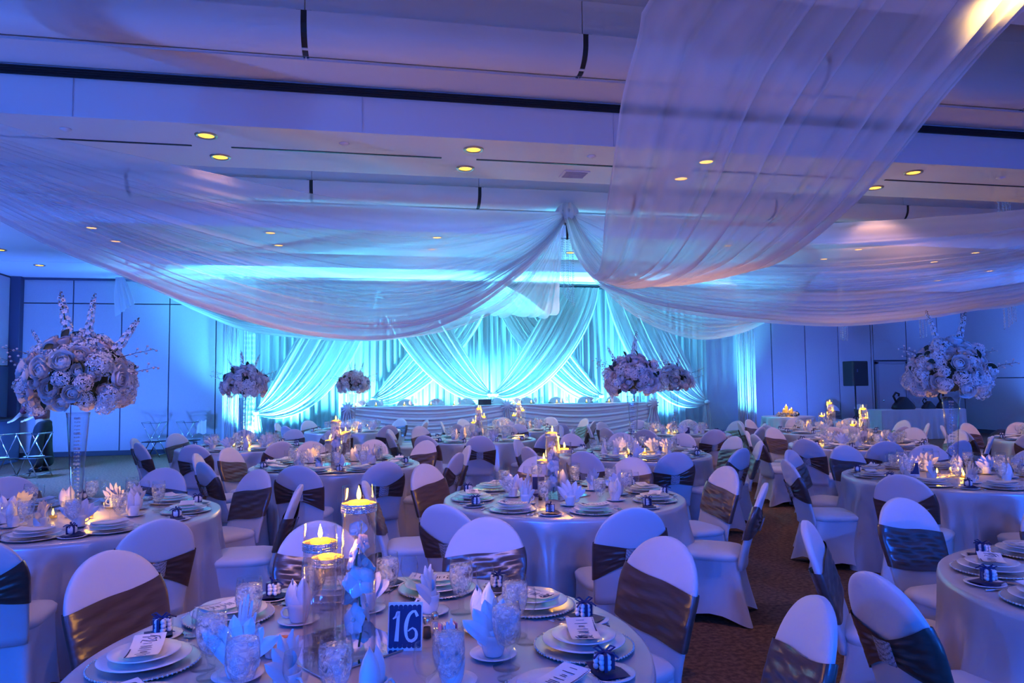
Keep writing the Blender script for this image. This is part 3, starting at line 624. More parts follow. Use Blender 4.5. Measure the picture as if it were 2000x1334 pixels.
# glasses
def wall(prof, t=0.0016): return prof + [(max(1e-4, r - t), z + (t if i == 0 else 0)) for i, (r, z) in list(enumerate(prof))[::-1]]
gob = [(0.0001, 0.0), (0.036, 0.0), (0.037, 0.003), (0.012, 0.009), (0.008, 0.018), (0.011, 0.026), (0.008, 0.034), (0.010, 0.044), (0.026, 0.066), (0.036, 0.092), (0.041, 0.122), (0.040, 0.150), (0.036, 0.182)]
P_goblet = Proto('water_goblet', 'goblet')
gb = MB().lathe(gob + [(0.0345, 0.182), (0.0385, 0.150), (0.0395, 0.122), (0.0345, 0.092), (0.0245, 0.068), (0.0001, 0.050)], 24).mesh('glass', M['glass'])
iw = MB().lathe([(0.0001, 0.052), (0.024, 0.070), (0.0338, 0.093), (0.0388, 0.122), (0.0378, 0.150), (0.0368, 0.160), (0.0001, 0.161)], 20).mesh('ice_water', M['ice'])
rg = random.Random(2); ic = MB()
for k in range(7):
    c = (rg.uniform(-.016, .016), rg.uniform(-.016, .016), 0.095 + 0.009 * k); ic.box(c, (0.018, 0.018, 0.016), rg.random() * 3, rg.random() * 3)
P_goblet.part('glass', gb); P_goblet.part('ice_water', iw); P_goblet.part('ice', ic.mesh('ice', glassmat('ice cube', (.9, .95, 1), 1.2, .3), False), 1)
P_goblet_far = Proto('water_goblet', 'goblet'); P_goblet_far.part('glass', gb); P_goblet_far.part('ice_water', iw)
P_wine = Proto('wine_glass', 'wine glass')
P_wine.part('glass', MB().lathe([(0.0001, 0.0), (0.032, 0.0), (0.033, 0.002), (0.006, 0.007), (0.0035, 0.02), (0.0035, 0.07), (0.010, 0.078), (0.026, 0.096), (0.032, 0.116), (0.031, 0.14), (0.027, 0.16), (0.0255, 0.16), (0.0295, 0.14), (0.0305, 0.116), (0.0245, 0.098), (0.0001, 0.082)], 22).mesh('wine_glass', M['glass']))
# cup with handle, folded napkin
cp = MB().lathe([(0.0001, 0.0), (0.028, 0.0), (0.030, 0.003), (0.036, 0.02), (0.039, 0.05), (0.040, 0.066), (0.038, 0.067), (0.036, 0.05), (0.033, 0.02), (0.0001, 0.008)], 24).mesh('bowl', M['china'])
hd = MB().tube([(0.037, 0, 0.054), (0.052, 0, 0.056), (0.062, 0, 0.043), (0.058, 0, 0.027), (0.045, 0, 0.019), (0.034, 0, 0.02)], 0.0045, 7).mesh('handle', M['china'])
P_cup = Proto('coffee_cup', 'cup'); P_cup.part('bowl', cp); P_cup.part('handle', hd)
P_cup_far = Proto('coffee_cup', 'cup'); P_cup_far.part('bowl', cp)
def napkin_mesh(seed):                                  # fan of pointed leaves standing in the cup
    rg = random.Random(seed); mb = MB()
    for k in range(6):
        th = -0.62 + 0.27 * k + rg.uniform(-.06, .06); L = 0.150 - 0.010 * abs(k - 2) + rg.uniform(-.008, .008); wm = 0.034; d = (math.sin(th), math.cos(th))
        def fn(u, v, th=th, L=L, k=k, d=d):
            s = 2 * v - 1; w = wm * (0.45 + 0.75 * u) * (1 - u ** 3.2) ** .8; c = 0.010 * (1 - abs(s)) * (1 - .4 * u); cv = 0.030 * u * u * (k - 2.5) / 2.5
            return (d[0] * L * u + d[1] * s * w + cv, -0.020 + 0.008 * k - c + 0.012 * u * u, 0.022 + d[1] * L * u - d[0] * s * w * .8)
        mb.grid(fn, 8, 6)
    mb.grid(lambda u, v: (0.031 * math.cos(2 * PI * v) * (1 - .1 * u), 0.028 * math.sin(2 * PI * v) * (1 - .1 * u), 0.018 + (0.075 + 0.018 * math.sin(2 * PI * v + 1)) * u), 5, 20)
    return mb.mesh('folded_napkin', M['napkin'])
def napkin_pleat(seed):                                 # rounder rolled fold with two lobes
    rg = random.Random(seed); mb = MB()
    for k, (dx, h, tw) in enumerate(((-.014, .150, .3), (.012, .135, -.5), (0.0, .118, 1.2))):
        mb.grid(lambda u, v, dx=dx, h=h, tw=tw: (dx * (1 + u) + (0.024 + 0.010 * math.sin(PI * u) - 0.020 * u ** 4) * math.cos(2 * PI * v + tw * u), (0.016 + 0.012 * math.sin(PI * u) - 0.016 * u ** 4) * math.sin(2 * PI * v + tw * u) + .004 * k, 0.016 + (h - .016) * u + 0.012 * math.cos(2 * PI * v + k) * u), 9, 16)
    return mb.mesh('folded_napkin', M['napkin'])
P_nap = []
for me in (napkin_mesh(1), napkin_mesh(4), napkin_pleat(2)):
    p = Proto('folded_napkin', 'napkin'); p.part('cloth', me); P_nap.append(p)
# cutlery along local Y, lying on the table
def knife():
    return MB().tube([(0, -0.10, .004), (0, -0.02, .004), (0, 0.0, .004)], [.0055, .0045, .003], 6).grid(lambda u, v: (-.003 + .013 * v * (1 - u ** 3), 0.0 + .105 * u, .004), 8, 2).mesh('knife', M['steel'])
def spoon():
    mb = MB().tube([(0, -0.09, .004), (0, 0.03, .005), (0, .045, .006)], [.005, .003, .003], 6)
    mb.grid(lambda u, v: (.017 * math.sin(PI * min(1, u * .93 + .07)) ** .7 * (2 * v - 1), 0.043 + .052 * u, .006 - .004 * (1 - (2 * v - 1) ** 2) * math.sin(PI * u)), 8, 6); return mb.mesh('spoon', M['steel'])
def fork():
    mb = MB().tube([(0, -0.10, .004), (0, 0.0, .005), (0, .02, .006)], [.005, .003, .004], 6); mb.grid(lambda u, v: (.012 * (2 * v - 1) * (.4 + .6 * u), .02 + .022 * u, .006), 4, 3)
    for k in range(4): mb.tube([(-.0105 + .007 * k, .042, .006), (-.0105 + .007 * k, .085, .008)], [.0018, .0012], 4)
    return mb.mesh('fork', M['steel'])
P_knife, P_spoon, P_fork = Proto('knife', 'knife'), Proto('spoon', 'spoon'), Proto('fork', 'fork')
P_knife.part('k', knife()); P_spoon.part('s', spoon()); P_fork.part('f', fork())

# ---------------------------------------------------------------- centrepieces
def flame_mesh(h=0.048): return MB().lathe([(0.0001, 0.0), (0.0062, 0.008), (0.0078, 0.016), (0.0056, 0.029), (0.0024, 0.040), (0.0001, h)], 8).mesh('flame', M['flame'])
ME['flame'] = flame_mesh()
ME['floater'] = MB().lathe([(0.0001, 0.0), (0.018, 0.0), (0.030, 0.010), (0.0345, 0.022), (0.032, 0.0245), (0.012, 0.021), (0.0001, 0.022)], 20).mesh('wax', M['wax'])
ME['wick'] = MB().tube([(0, 0, .02), (0, 0, .031)], .0012, 4).mesh('wick', M['black'])
P_float = Proto('floating_candle', 'candle'); P_float.part('wax', ME['floater']); P_float.part('wick', ME['wick'], 0); P_float.part('flame', ME['flame'], 0, (0, 0, .026))
def candle_lamp(loc, power, rad=0.02):
    d = bpy.data.lights.new('candle_glow', 'POINT'); d.energy = power * 1.4; d.color = (1.0, 0.44, 0.02); d.shadow_soft_size = rad
    o = bpy.data.objects.new('candle_glow', d); C.objects.link(o); o.location = loc
def orchid_flower(mb, c, rot, s):
    for k in range(5):
        a = 2 * PI * k / 5 + .3; wd = 1.25 if k in (1, 4) else .85
        m = Matrix.Translation(c) @ rot @ Matrix.Rotation(a, 4, 'Z')
        q = MB().grid(lambda u, v: ((2 * v - 1) * .021 * s * wd * math.sin(PI * min(.97, u * .9 + .08)) ** .8, .040 * s * u, .008 * s * math.sin(2.5 * u) - .006 * s * (2 * v - 1) ** 2), 5, 4).xf(m); mb.join(q)
    mb.join(MB().ball((0, 0, .006 * s), .006 * s, 6, 5).xf(Matrix.Translation(c) @ rot))
    return mb
def cylinder_vase(tall, seed, R=0.054, orchid=True, detail=True):
    p = Proto('cylinder_vase', 'vase'); n = 36 if detail else 20
    p.part('glass', MB().lathe([(0.0001, 0.0), (R, 0.0), (R, 0.004), (R, tall), (R - 0.003, tall), (R - 0.003, 0.012), (0.0001, 0.012)], n).mesh('vase_glass', M['cylinder_glass']))
    p.part('water', MB().lathe([(0.0001, 0.0125), (R - .0034, 0.0125), (R - .0034, tall - 0.060), (0.0001, tall - 0.060)], n).mesh('water', M['water']))
    if detail:
        b = MB()
        for row in range(4): b.lathe([(R + .0005, 0), (R + .0032, .0030), (R + .0032, .0036), (R + .0005, .0066)], n * 2, (0, 0, tall - 0.082 + row * 0.0072), False, False)
        p.part('rhinestone_ribbon', b.mesh('rhinestone_ribbon', M['band2']))
    if orchid:
        rg = random.Random(seed); st = [(0.010 * math.sin(i * 1.1), 0.008 * math.cos(i * 1.7), 0.02 + (tall - 0.14) * i / 7) for i in range(8)]
        i = p.part('orchid_stem', MB().tube(st, [.0035] * 5 + [.0028, .002, .0014], 6).mesh('orchid_stem', M['stem']))
        nfl = 9 if detail else 6
        for k in range(nfl):
            z = 0.05 + (tall - 0.17) * (k + .5) / nfl; a = 2.4 * k + seed
            rot = Matrix.Rotation(a, 4, 'Z') @ Matrix.Rotation(PI / 2 - .3, 4, 'X'); c = Vector((0.016 * math.sin(a), -0.016 * math.cos(a), z))
            p.part('blossom', orchid_flower(MB(), c, rot, 1.30 if k < nfl - 2 else .8).mesh('blossom', M['orchid']), i)
    return p
M['band2'] = sparkle('rhinestone ribbon', (0.85, 0.80, 0.72), 190)
VASES = {(t, o): cylinder_vase(t, 3 + i, orchid=o) for i, (t, o) in enumerate(((0.53, True), (0.40, False), (0.31, False)))}
VASES_FAR = {(t, o): cylinder_vase(t, 3 + i, orchid=o, detail=False) for i, (t, o) in enumerate(((0.53, True), (0.40, False), (0.31, False)))}
P_mirror = Proto('mirror_tile', 'mirror'); P_mirror.part('tile', MB().bbox((0, 0, 0.003), (0.36, 0.36, 0.006), 0.002).mesh('mirror_tile', M['mirror'], False))
P_votive = Proto('votive_candle', 'candle'); 
P_votive.part('glass_cup', MB().lathe([(0.0001, 0), (0.026, 0), (0.030, 0.06), (0.0285, 0.06), (0.0245, 0.006), (0.0001, 0.006)], 18).mesh('glass_cup', M['glass']))
P_votive.part('wax', MB().lathe([(0.0001, 0.007), (0.024, 0.007), (0.0255, 0.026), (0.0001, 0.025)], 14).mesh('wax', M['wax'])); P_votive.part('flame', ME['flame'], 1, (0, 0, .025))

# flowers
def rose_mesh(seed, m, r=0.05):
    rg = random.Random(seed); mb = MB()
    for ring, (n, p0, p1, rad, fl) in enumerate(((3, 1.2, .10, .50, .00), (4, 1.5, .42, .68, .10), (5, 1.75, .72, .86, .20), (6, 1.95, 1.02, 1.0, .26))):
        for k in range(n):
            a0 = 2 * PI * (k + .5 * (ring % 2)) / n + rg.uniform(-.15, .15); wd = 2 * PI / n * .72
            def fn(u, v, a0=a0, p0=p0, p1=p1, rad=rad, fl=fl, wd=wd):
                s = 2 * v - 1; ph = p0 + (p1 - p0) * u + .22 * s * s * u; rr = rad * (.80 + .20 * u) * (1 + fl * max(0, u - .6) * 2.0) * (1 - .07 * s)
                return (r * rr * math.sin(ph) * math.cos(a0 + wd * s), r * rr * math.sin(ph) * math.sin(a0 + wd * s), r * (rr * math.cos(ph) * .85 - fl * .5 * max(0, u - .75)))
            mb.grid(fn, 5, 5)
    return mb.mesh('rose', m)
def hydra_mesh(seed, m, r=0.06, n=64):
    rg = random.Random(seed); mb = MB()
    for i in range(n):
        zf = 1 - 1.35 * (i + .5) / n; th = 2.399 * i; rr = math.sqrt(max(0, 1 - zf * zf)); d = Vector((rr * math.cos(th), rr * math.sin(th), zf)); c = d * r * rg.uniform(.80, 1.12)
        q = (d + Vector((rg.uniform(-.4, .4), rg.uniform(-.4, .4), rg.uniform(-.4, .4)))).to_track_quat('Z', 'Y').to_matrix().to_4x4(); q = Matrix.Translation(c) @ q @ Matrix.Rotation(rg.random() * 3, 4, 'Z')
        for k in range(4):
            a = PI / 2 * k; cx, cy = math.cos(a), math.sin(a); s = .0112
            mb.join(MB().add([(0, 0, 0), ((cx - cy * .7) * s, (cy + cx * .7) * s, .002), (cx * s * 1.55, cy * s * 1.55, -.002), ((cx + cy * .7) * s, (cy - cx * .7) * s, .002)], [(0, 3, 2, 1)]).xf(q))
    return mb.mesh('hydrangea', m, False)
def spike_parts(L, seed):
    rg = random.Random(seed); st = MB().tube([(0, 0, 0), (.01, .004, L * .5), (.004, 0, L)], [.004, .003, .0015], 5); fl = MB(); bd = MB(); n = int(L / .0085)
    for i in range(n):
        t = .12 + .88 * i / n; a = 2.4 * i; rad = .030 * (1 - t * .72); c = Vector((rad * math.cos(a) + .007 * math.sin(PI * t), rad * math.sin(a), L * t)); 
        if t < .9:
            q = Matrix.Translation(c) @ Vector((math.cos(a), math.sin(a), .35)).to_track_quat('Z', 'Y').to_matrix().to_4x4() @ Matrix.Rotation(rg.random() * 3, 4, 'Z')
            for k in range(5):
                b = 2 * PI * k / 5; s = .0155 * (1 - .45 * t); cx, cy = math.cos(b), math.sin(b)
                fl.join(MB().add([(0, 0, 0), ((cx - cy * .6) * s, (cy + cx * .6) * s, .004), (cx * s * 1.4, cy * s * 1.4, .003), ((cx + cy * .6) * s, (cy - cx * .6) * s, .004)], [(0, 3, 2, 1)]).xf(q))
        if t > .7: bd.ball(tuple(c * 1.0), .0045, 5, 4)
    return st.mesh('stalk', M['stem']), fl.mesh('florets', M['hydra'], False), bd.mesh('buds', M['bud'])
def leaf_mesh():
    return MB().grid(lambda u, v: ((2 * v - 1) * .022 * math.sin(PI * min(.98, u * .96 + .03)), .085 * u, .012 * math.sin(2.6 * u) - .008 * (1 - abs(2 * v - 1))), 6, 2).mesh('leaf', M['leaf'])
def twig_mesh(seed):
    rg = random.Random(seed); mb = MB().tube([(0, 0, 0), (.01, 0, .09), (-.006, .01, .20)], [.003, .002, .001], 5); bl = MB()
    for i in range(8):
        z = .05 + .02 * i; a = 2.1 * i; e = Vector((.024 * math.cos(a), .024 * math.sin(a), z + .016)); mb.tube([(0, 0, z), tuple(e)], .001, 4); bl.ball(tuple(e), .0075, 6, 4)
    return mb.mesh('twig', M['bud']), bl.mesh('blossoms', M['blush'])
ROSES = [rose_mesh(1, M['rose'], .060), rose_mesh(2, M['rose'], .050), rose_mesh(3, M['blush'], .044), rose_mesh(4, M['hydra'], .064)]
HYDRAS = [hydra_mesh(1, M['hydra'], .072), hydra_mesh(2, M['rose'], .060, 56), hydra_mesh(3, M['hydra'], .066)]
SPIKES = [spike_parts(.42, 1), spike_parts(.34, 2)]; LEAF = leaf_mesh(); TWIGS = twig_mesh(3)
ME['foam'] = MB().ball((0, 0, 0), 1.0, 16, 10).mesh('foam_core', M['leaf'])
def orient(o, loc, d, spin=0.0, s=1.0):
    q = Vector(d).to_track_quat('Z', 'Y'); o.location = loc; o.rotation_mode = 'QUATERNION'; o.rotation_quaternion = q @ Matrix.Rotation(spin, 3, 'Z').to_quaternion(); o.scale = (s,) * 3
def bouquet(loc, label, seed, W=0.36, Hh=0.30, n=96, spikes=((-.5, .85), (-.12, 1.1), (.32, .95), (.8, .8))):
    rg = random.Random(seed); root = thing('flower_arrangement', label, 'flowers', loc, 0, 'tall white bouquets')
    c = link('foam_core', ME['foam'], root); c.location = (0, 0, Hh * .42); c.scale = (W * .55, W * .55, Hh * .55)
    for i in range(n):
        zf = 1 - 1.70 * (i + .5) / n; th = 2.399 * i + rg.uniform(-.15, .15); rr = math.sqrt(max(0, 1 - zf * zf)); d = Vector((rr * math.cos(th), rr * math.sin(th), zf))
        droop = 1.06 - .24 * zf
        p = Vector((d.x * W * droop, d.y * W * droop, Hh * .45 + d.z * Hh * .82)); p *= rg.uniform(.88, 1.08)
        dd = Vector((d.x, d.y, d.z * .8 + .12)); k = rg.random()
        if k < .55: o = link('rose', rg.choice(ROSES), root); orient(o, p * .93, dd, rg.random() * 6, rg.uniform(.72, 1.12))
        else: o = link('hydrangea', rg.choice(HYDRAS), root); orient(o, p * .90, dd, rg.random() * 6, rg.uniform(.80, 1.15))
        if i % 2 == 0:
            lf = link('leaf', LEAF, root); th2 = th + .35; q = Vector((math.cos(th2) * rr * W * .92, math.sin(th2) * rr * W * .92, Hh * .45 + zf * Hh * .76)); orient(lf, q, (math.cos(th2 + 1.2), math.sin(th2 + 1.2), .4), rg.random() * 6, rg.uniform(.8, 1.2))
    for k, (dx, h) in enumerate(spikes):
        st, fl, bd = SPIKES[k % 2]; s = link('delphinium_spike', st, root); orient(s, (dx * W * .62, rg.uniform(-.1, .1) * W, Hh * .95 - abs(dx) * Hh * .35), (dx * .75, rg.uniform(-.2, .2), 1), rg.random() * 6, h)
        link('florets', fl, s); link('buds', bd, s)
    for dx, z in ((-1, .12), (1, .30), (1.0, -.06), (-.9, .3)):
        t = link('blossom_twig', TWIGS[0], root); orient(t, (dx * W * .85, rg.uniform(-.2, .1), Hh * .5 + z * Hh), (dx, rg.uniform(-.3, .3), .3), rg.random() * 6, rg.uniform(.9, 1.2)); link('blossoms', TWIGS[1], t)
    return root
P_trumpet = Proto('trumpet_vase', 'vase')
P_trumpet.part('glass', MB().lathe([(0.0001, 0), (0.062, 0), (0.064, 0.004), (0.03, 0.012), (0.030, 0.04), (0.034, 0.10), (0.050, 0.40), (0.068, 0.66), (0.074, 0.70), (0.071, 0.70), (0.065, 0.66), (0.047, 0.40), (0.031, 0.10), (0.027, 0.045), (0.0001, 0.04)], 32).mesh('vase_glass', M['vase_glass']))
for k in range(4):
    mb = MB(); a = 1.6 * k; rad = .010 + .004 * k
    for j in range(22 - 3 * k): mb.ball((rad * math.cos(a), rad * math.sin(a), .66 - j * .0255), .0052 if j % 4 else .0085, 7, 5)
    P_trumpet.part('bead_strand', mb.mesh('bead_strand', M['crystal']))

# ---------------------------------------------------------------- laying the tables
NUM = ['twelve', 'one', 'two', 'three', 'four', 'five', 'six', 'seven', 'eight', 'nine', 'ten', 'eleven']
def clock(c, az):                                       # place at a table as on a clock face, six nearest the camera
    near = math.degrees(math.atan2(-c[1], -c[0])); h = (6 - (az - near) / 30.0) % 12; k = round(h * 2) % 24
    return f"{NUM[k // 2]} o'clock" if k % 2 == 0 else f"half past {NUM[k // 2]}"
TABLES = {}
def lay_table(key, c, seats, desc, lod, centre, chair_r=1.09, skip=()):
    cx, cyy = c; rg = random.Random(key); TABLES[key] = c
    P_table.place((cx, cyy, 0), rg.random(), f'round folding table under the cloth of {desc}', 'round banquet tables')
    tag(link('tablecloth', CLOTHS[len(TABLES) % 3], None, (cx, cyy, 0), rg.random() * 6), f'silver satin floor-length cloth on {desc}', 'tablecloth', 'satin tablecloths')
    n = len(seats); S_ = sorted(seats)
    def at(az, r, lx=0.0, ly=0.0):
        a = math.radians(az); rz = a + PI / 2
        return (cx + r * math.cos(a) + lx * math.cos(rz) - ly * math.sin(rz), cyy + r * math.sin(a) + lx * math.sin(rz) + ly * math.cos(rz))
    for i, az in enumerate(S_):
        a = math.radians(az); o = clock(c, az); rz = a + PI / 2
        j = rg.uniform(-3, 3); p = at(az + j * .4, chair_r + rg.uniform(-.015, .03))
        if (shows((p[0], p[1], .6), 130)) and i not in skip:
            P_chair[(i + len(TABLES)) % 2].place((p[0], p[1], 0), rz + math.radians(j), f'white covered banquet chair at {o} of {desc}', f'chairs around {desc}')
        def put(P, r, lx, ly, z, turn, nm, grp, sc=None):
            q = at(az, r, lx, ly)
            if shows((q[0], q[1], z + .14), 45): return P.place((q[0], q[1], z), rz + turn, f'{nm} at {o} on {desc}', grp, sc)
        R0 = 0.69; T = TZ + 0.0008
        put(P_charger if lod == 0 else P_charger_far, R0, 0, 0, T, 0, 'silver beaded charger', 'charger plates')
        put(P_dinner, R0, 0, 0, T + .0145, 0, 'large white dinner plate', 'dinner plates')
        if lod <= 1:
            put(P_salad, R0, 0, 0, T + .032, 0, 'small top salad plate', 'salad plates')
            put(P_menu if lod == 0 else P_menu_far, R0, rg.uniform(-.01, .01), 0, T + .050, rg.uniform(-.25, .25) + (PI if az > 0 else 0) * 0, 'printed menu card', 'menu cards', (1.15, 1.05, 1.0))
        gap = ((az - S_[i - 1]) % 360) / 2; gap = min(gap, 24)
        azb = az - gap; ab = math.radians(azb); q = (cx + .775 * math.cos(ab), cyy + .775 * math.sin(ab))
        if shows((q[0], q[1], T), 25):
            if lod <= 1: P_bread.place((q[0], q[1], T), 0, f'white side plate at {o} on {desc}', 'side plates')
            if lod <= 1: P_nnap.place((q[0], q[1], T + .006), ab + 2.2, f'navy cloth under favor at {o} on {desc}', 'navy napkins')
            (P_favor if lod == 0 else P_favor_far).place((q[0], q[1], T + (.010 if lod <= 1 else 0)), ab + rg.uniform(-.5, .5), f'ribbon-tied favor box at {o} on {desc}', 'favor boxes')
        if lod <= 1:
            put(P_knife, R0 + .01, .185, 0, T, 0, 'steel knife', 'knives'); put(P_fork, R0 + .01, -.185, 0, T, 0, 'steel fork', 'forks')
        if lod == 0: put(P_spoon, R0 + .01, .205, .0, T, 0, 'steel spoon', 'spoons')
        put(P_goblet if lod == 0 else P_goblet_far, .46, .125 + rg.uniform(-.012, .012), rg.uniform(-.02, .02), T, rg.random() * 6, 'iced water goblet', 'water goblets', 1.12)
        put(P_wine, .50, .055 if n > 8 else .21, -.005, T, 0, 'empty wine glass', 'wine glasses', 1.12)
        dx, dy = -.075 + rg.uniform(-.02, .02), rg.uniform(-.03, .03)
        if lod <= 1: put(P_saucer, .40, dx, dy, T, 0, 'white saucer', 'saucers')
        tz = T + (.0055 if lod <= 1 else 0)
        put(P_cup if lod <= 1 else P_cup_far, .40, dx, dy, tz, rg.uniform(-1, 1), 'white coffee cup', 'coffee cups')
        put(P_nap[i % 3], .40, dx, dy, tz + .004, rg.uniform(-2, 2), 'folded white napkin in cup', 'folded napkins')
    # centrepiece
    T = TZ + .0008
    if centre[0] == 'candles':
        pos = centre[1]; far = lod >= 1 and key != 'T6'
        P_mirror.place((cx + centre[2][0], cyy + centre[2][1], T), .6, f'square mirror tile under candles on {desc}', 'mirror tiles')
        for (dx, dy), (h, orch), w in zip(pos, ((.53, True), (.40, False), (.31, False)), ('tallest', 'middle', 'shortest')):
            V = (VASES_FAR if far else VASES)[(h, orch)]; z = T + .0062
            V.place((cx + dx, cyy + dy, z), 0, f'{w} glass cylinder vase' + (' with orchids' if orch else '') + f' on {desc}', 'cylinder vases')
            P_float.place((cx + dx, cyy + dy, z + h - .072), 0, f'lit floating candle in {w} vase on {desc}', 'floating candles')
            candle_lamp((cx + dx, cyy + dy, z + h - .018), centre[3] * (1.0 if h > .5 else .8))
    else:
        P_trumpet.place((cx, cyy, T), 0, f'clear trumpet vase with bead strands on {desc}', 'trumpet vases')
        bouquet((cx, cyy, T + .79), f'white rose and hydrangea bouquet in tall vase on {desc}', centre[1], *centre[2:])
        for k in range(3):
            a = math.radians(-80 + 120 * k + centre[1] * 9); P_votive.place((cx + .13 * math.cos(a), cyy + .13 * math.sin(a), T), 0, f"lit glass votive {('nearest', 'right of', 'left behind')[k]} the vase on {desc}", 'votive candles')
        a = math.radians(-80 + centre[1] * 9)
        for k in range(2):
            a2 = a + k * 2.1; candle_lamp((cx + .13 * math.cos(a2), cyy + .13 * math.sin(a2), T + .055), 5, .015)
CLU = lambda s=1.0: [(.0, -.07), (.10, .02), (-.07, .06)]
lay_table('T1', (0.0, 2.43), [178, 139, 102, 67, 28, -11, -45, -80, -118, -150], 'nearest table with card 16', 0, ('candles', [(-.04, -.04), (-.165, .03), (-.15, .20)], (-.10, .05), 9))
lay_table('T2', (-1.95, 5.35), [-87, -55, 1, 46, 83, 130, 172, 208, 240], 'left front bouquet table', 1, ('flowers', 5, .315, .35, 96, ((-.85, .7), (-.25, 1.3), (.22, 1.0), (.85, 1.15))))
lay_table('T3', (1.43, 5.33), [177, -135, -88, -32, 6, 49, 85, 132], 'centre front candle table', 0, ('candles', [(-.08, .0), (.03, .06), (-.11, .16)], (-.03, .05), 12))
lay_table('T4', (5.03, 5.50), [166, 128, 92, 58, 20, -15, -52, -105, -146], 'right front bouquet table', 1, ('flowers', 11, .30, .34, 88, ((-.35, 1.0), (.30, 1.15))))
lay_table('T5', (3.23, 2.32), [97, 138, 178, 220, 60], 'right edge table nearest the camera', 0, ('flowers', 2, .31, .3, 60))
lay_table('T6', (-0.38, 8.11), [179, 217, 259, 291, 329, 4, 45, 75, 106, 150], 'left middle candle table', 1, ('candles', CLU(), (0, 0), 12))
lay_table('T7', (-1.8, 10.9), [218, 255, 297, 330, 5, 38, 68, 98, 140, 180], 'back left bouquet table', 2, ('flowers', 3, .30, .29, 80, ((-.6, .7), (-.1, 1.0), (.5, .8), (.9, .5))))
lay_table('T8', (3.10, 8.25), [-95, -60, -20, 10, 42, 75, 105, 150, 195, 228], 'centre right bouquet table', 1, ('flowers', 7, .31, .34, 86, ((-.8, .8), (.12, 1.15))))
lay_table('T9', (1.64, 11.2), [-98, -56, -20, 16, 52, 88, 124, 160, 196, 230], 'middle candle table before stage', 2, ('candles', CLU(), (0, 0), 12))
lay_table('T10', (2.75, 13.5), [-110, -70, -30, 10, 50, 90, 130, 170, 210], 'candle table against the stage', 2, ('candles', CLU(), (0, 0), 12))
lay_table('T11', (4.98, 11.3), [-130, -90, -52, -15, 20, 56, 92, 130, 165, 200], 'back right bouquet table', 2, ('flowers', 9, .28, .28, 76, ((-.5, .9), (.25, .9))))
lay_table('T12', (-.35, 14.2), [-140, -98, -62, -22, 14, 50, 90, 130, 170], 'far bouquet table left of stage', 2, ('flowers', 13, .27, .27, 70, ((-.2, .7), (.1, .8), (.5, .8))))
lay_table('T13', (6.40, 8.55), [172, 146, -150, -118, -80, -45, -5, 25, 60, 110], 'right middle candle table', 1, ('candles', CLU(), (0, 0), 12))
lay_table('T14', (7.55, 10.9), [-122, -80, -40, 0, 40, 80, 120, 160, 200], 'right rear candle table', 2, ('candles', CLU(), (0, 0), 12))
lay_table('T15', (9.5, 8.4), [172, 135, 100, 65, 210, 245], 'table at far right edge', 2, ('candles', CLU(), (0, 0), 12))

# ---------------------------------------------------------------- extras on the nearest table
TT = TZ + .0008
nc = thing('number_card', 'navy scalloped table card with white number 16', 'sign', (0.105, 2.40, TT), math.radians(-10))
tilt = Matrix.Rotation(math.radians(-12), 4, 'X')
MB().bbox((0, 0, .075), (.112, .002, .15), .0005).xf(tilt).build('card', M['paper'], nc, False)
MB().bbox((0, -.0016, .075), (.104, .0012, .112), .0003).xf(tilt).build('navy_panel', M['navy'], nc, False)
sc = MB()
for k in range(7):
    for z in (.131, .019): sc.lathe([(.0001, -.0005), (.0082, -.0005), (.0082, .0005), (.0001, .0005)], 12)
pts = sc.v; sc = MB()
for k in range(7):
    for z in (.134, .016):
        disc = MB().lathe([(.0001, -.0006), (.0078, -.0006), (.0078, .0006), (.0001, .0006)], 12).xf(Matrix.Translation((-.045 + .015 * k, -.0018, z)) @ Matrix.Rotation(PI / 2, 4, 'X')).xf(tilt)
        disc.build('scallop', M['navy'], nc, False)
def stroke(pts, ws, nm):                                # flat brush stroke on the card
    P = spline([(x, 0, z) for x, z in pts], 24); mb = MB(); w = np.interp(np.linspace(0, 1, 24), np.linspace(0, 1, len(ws)), ws); L, R = [], []
    for i in range(24):
        t = P[min(i + 1, 23)] - P[max(i - 1, 0)]; n = np.array((-t[2], 0, t[0])); n /= np.linalg.norm(n) + 1e-9
        L.append((P[i] + n * w[i])); R.append((P[i] - n * w[i]))
    mb.add([(p[0], -.0030, p[2]) for p in L] + [(p[0], -.0030, p[2]) for p in R], [(i, i + 1, 24 + i + 1, 24 + i) for i in range(23)])
    mb.xf(tilt).build(nm, M['paper'], nc, False)
stroke([(-.040, .098), (-.030, .106), (-.024, .118)], [.002, .004, .006], 'digit_one_flag')
stroke([(-.022, .122), (-.024, .08), (-.027, .030)], [.005, .0055, .007], 'digit_one')
stroke([(.040, .105), (.030, .122), (.012, .108), (.003, .075), (.006, .042), (.020, .030), (.036, .040), (.036, .060), (.024, .070), (.010, .060)], [.005, .004, .005, .0065, .0055, .004, .005, .005, .003, .002], 'digit_six')
def ramekin(x, y, fill, label):
    t = thing('ramekin', label, 'ramekin', (x, y, TT), group='condiment ramekins')
    MB().lathe([(.0001, 0), (.027, 0), (.029, .003), (.033, .034), (.031, .035), (.028, .008), (.0001, .008)], 24).build('bowl', M['china'], t)
    MB().lathe([(.0001, .010), (.0278, .010), (.0298, .026), (.016, .029), (.0001, .030)], 18).build('filling', fill, t)
ramekin(-.375, 2.50, mat('pale sugar', (.80, .66, .52), .8, noise=(300, (.6, .45, .32), (1, 1, 1))), 'ramekin of pale brown sugar left of the candle vases')
ramekin(-.285, 2.535, mat('orange jam', (.75, .22, .03), .25), 'ramekin of orange jam left of the candle vases')
ramekin(-.305, 2.45, mat('pink salt', (.78, .62, .58), .8), 'ramekin of pale pink salt nearest the camera')
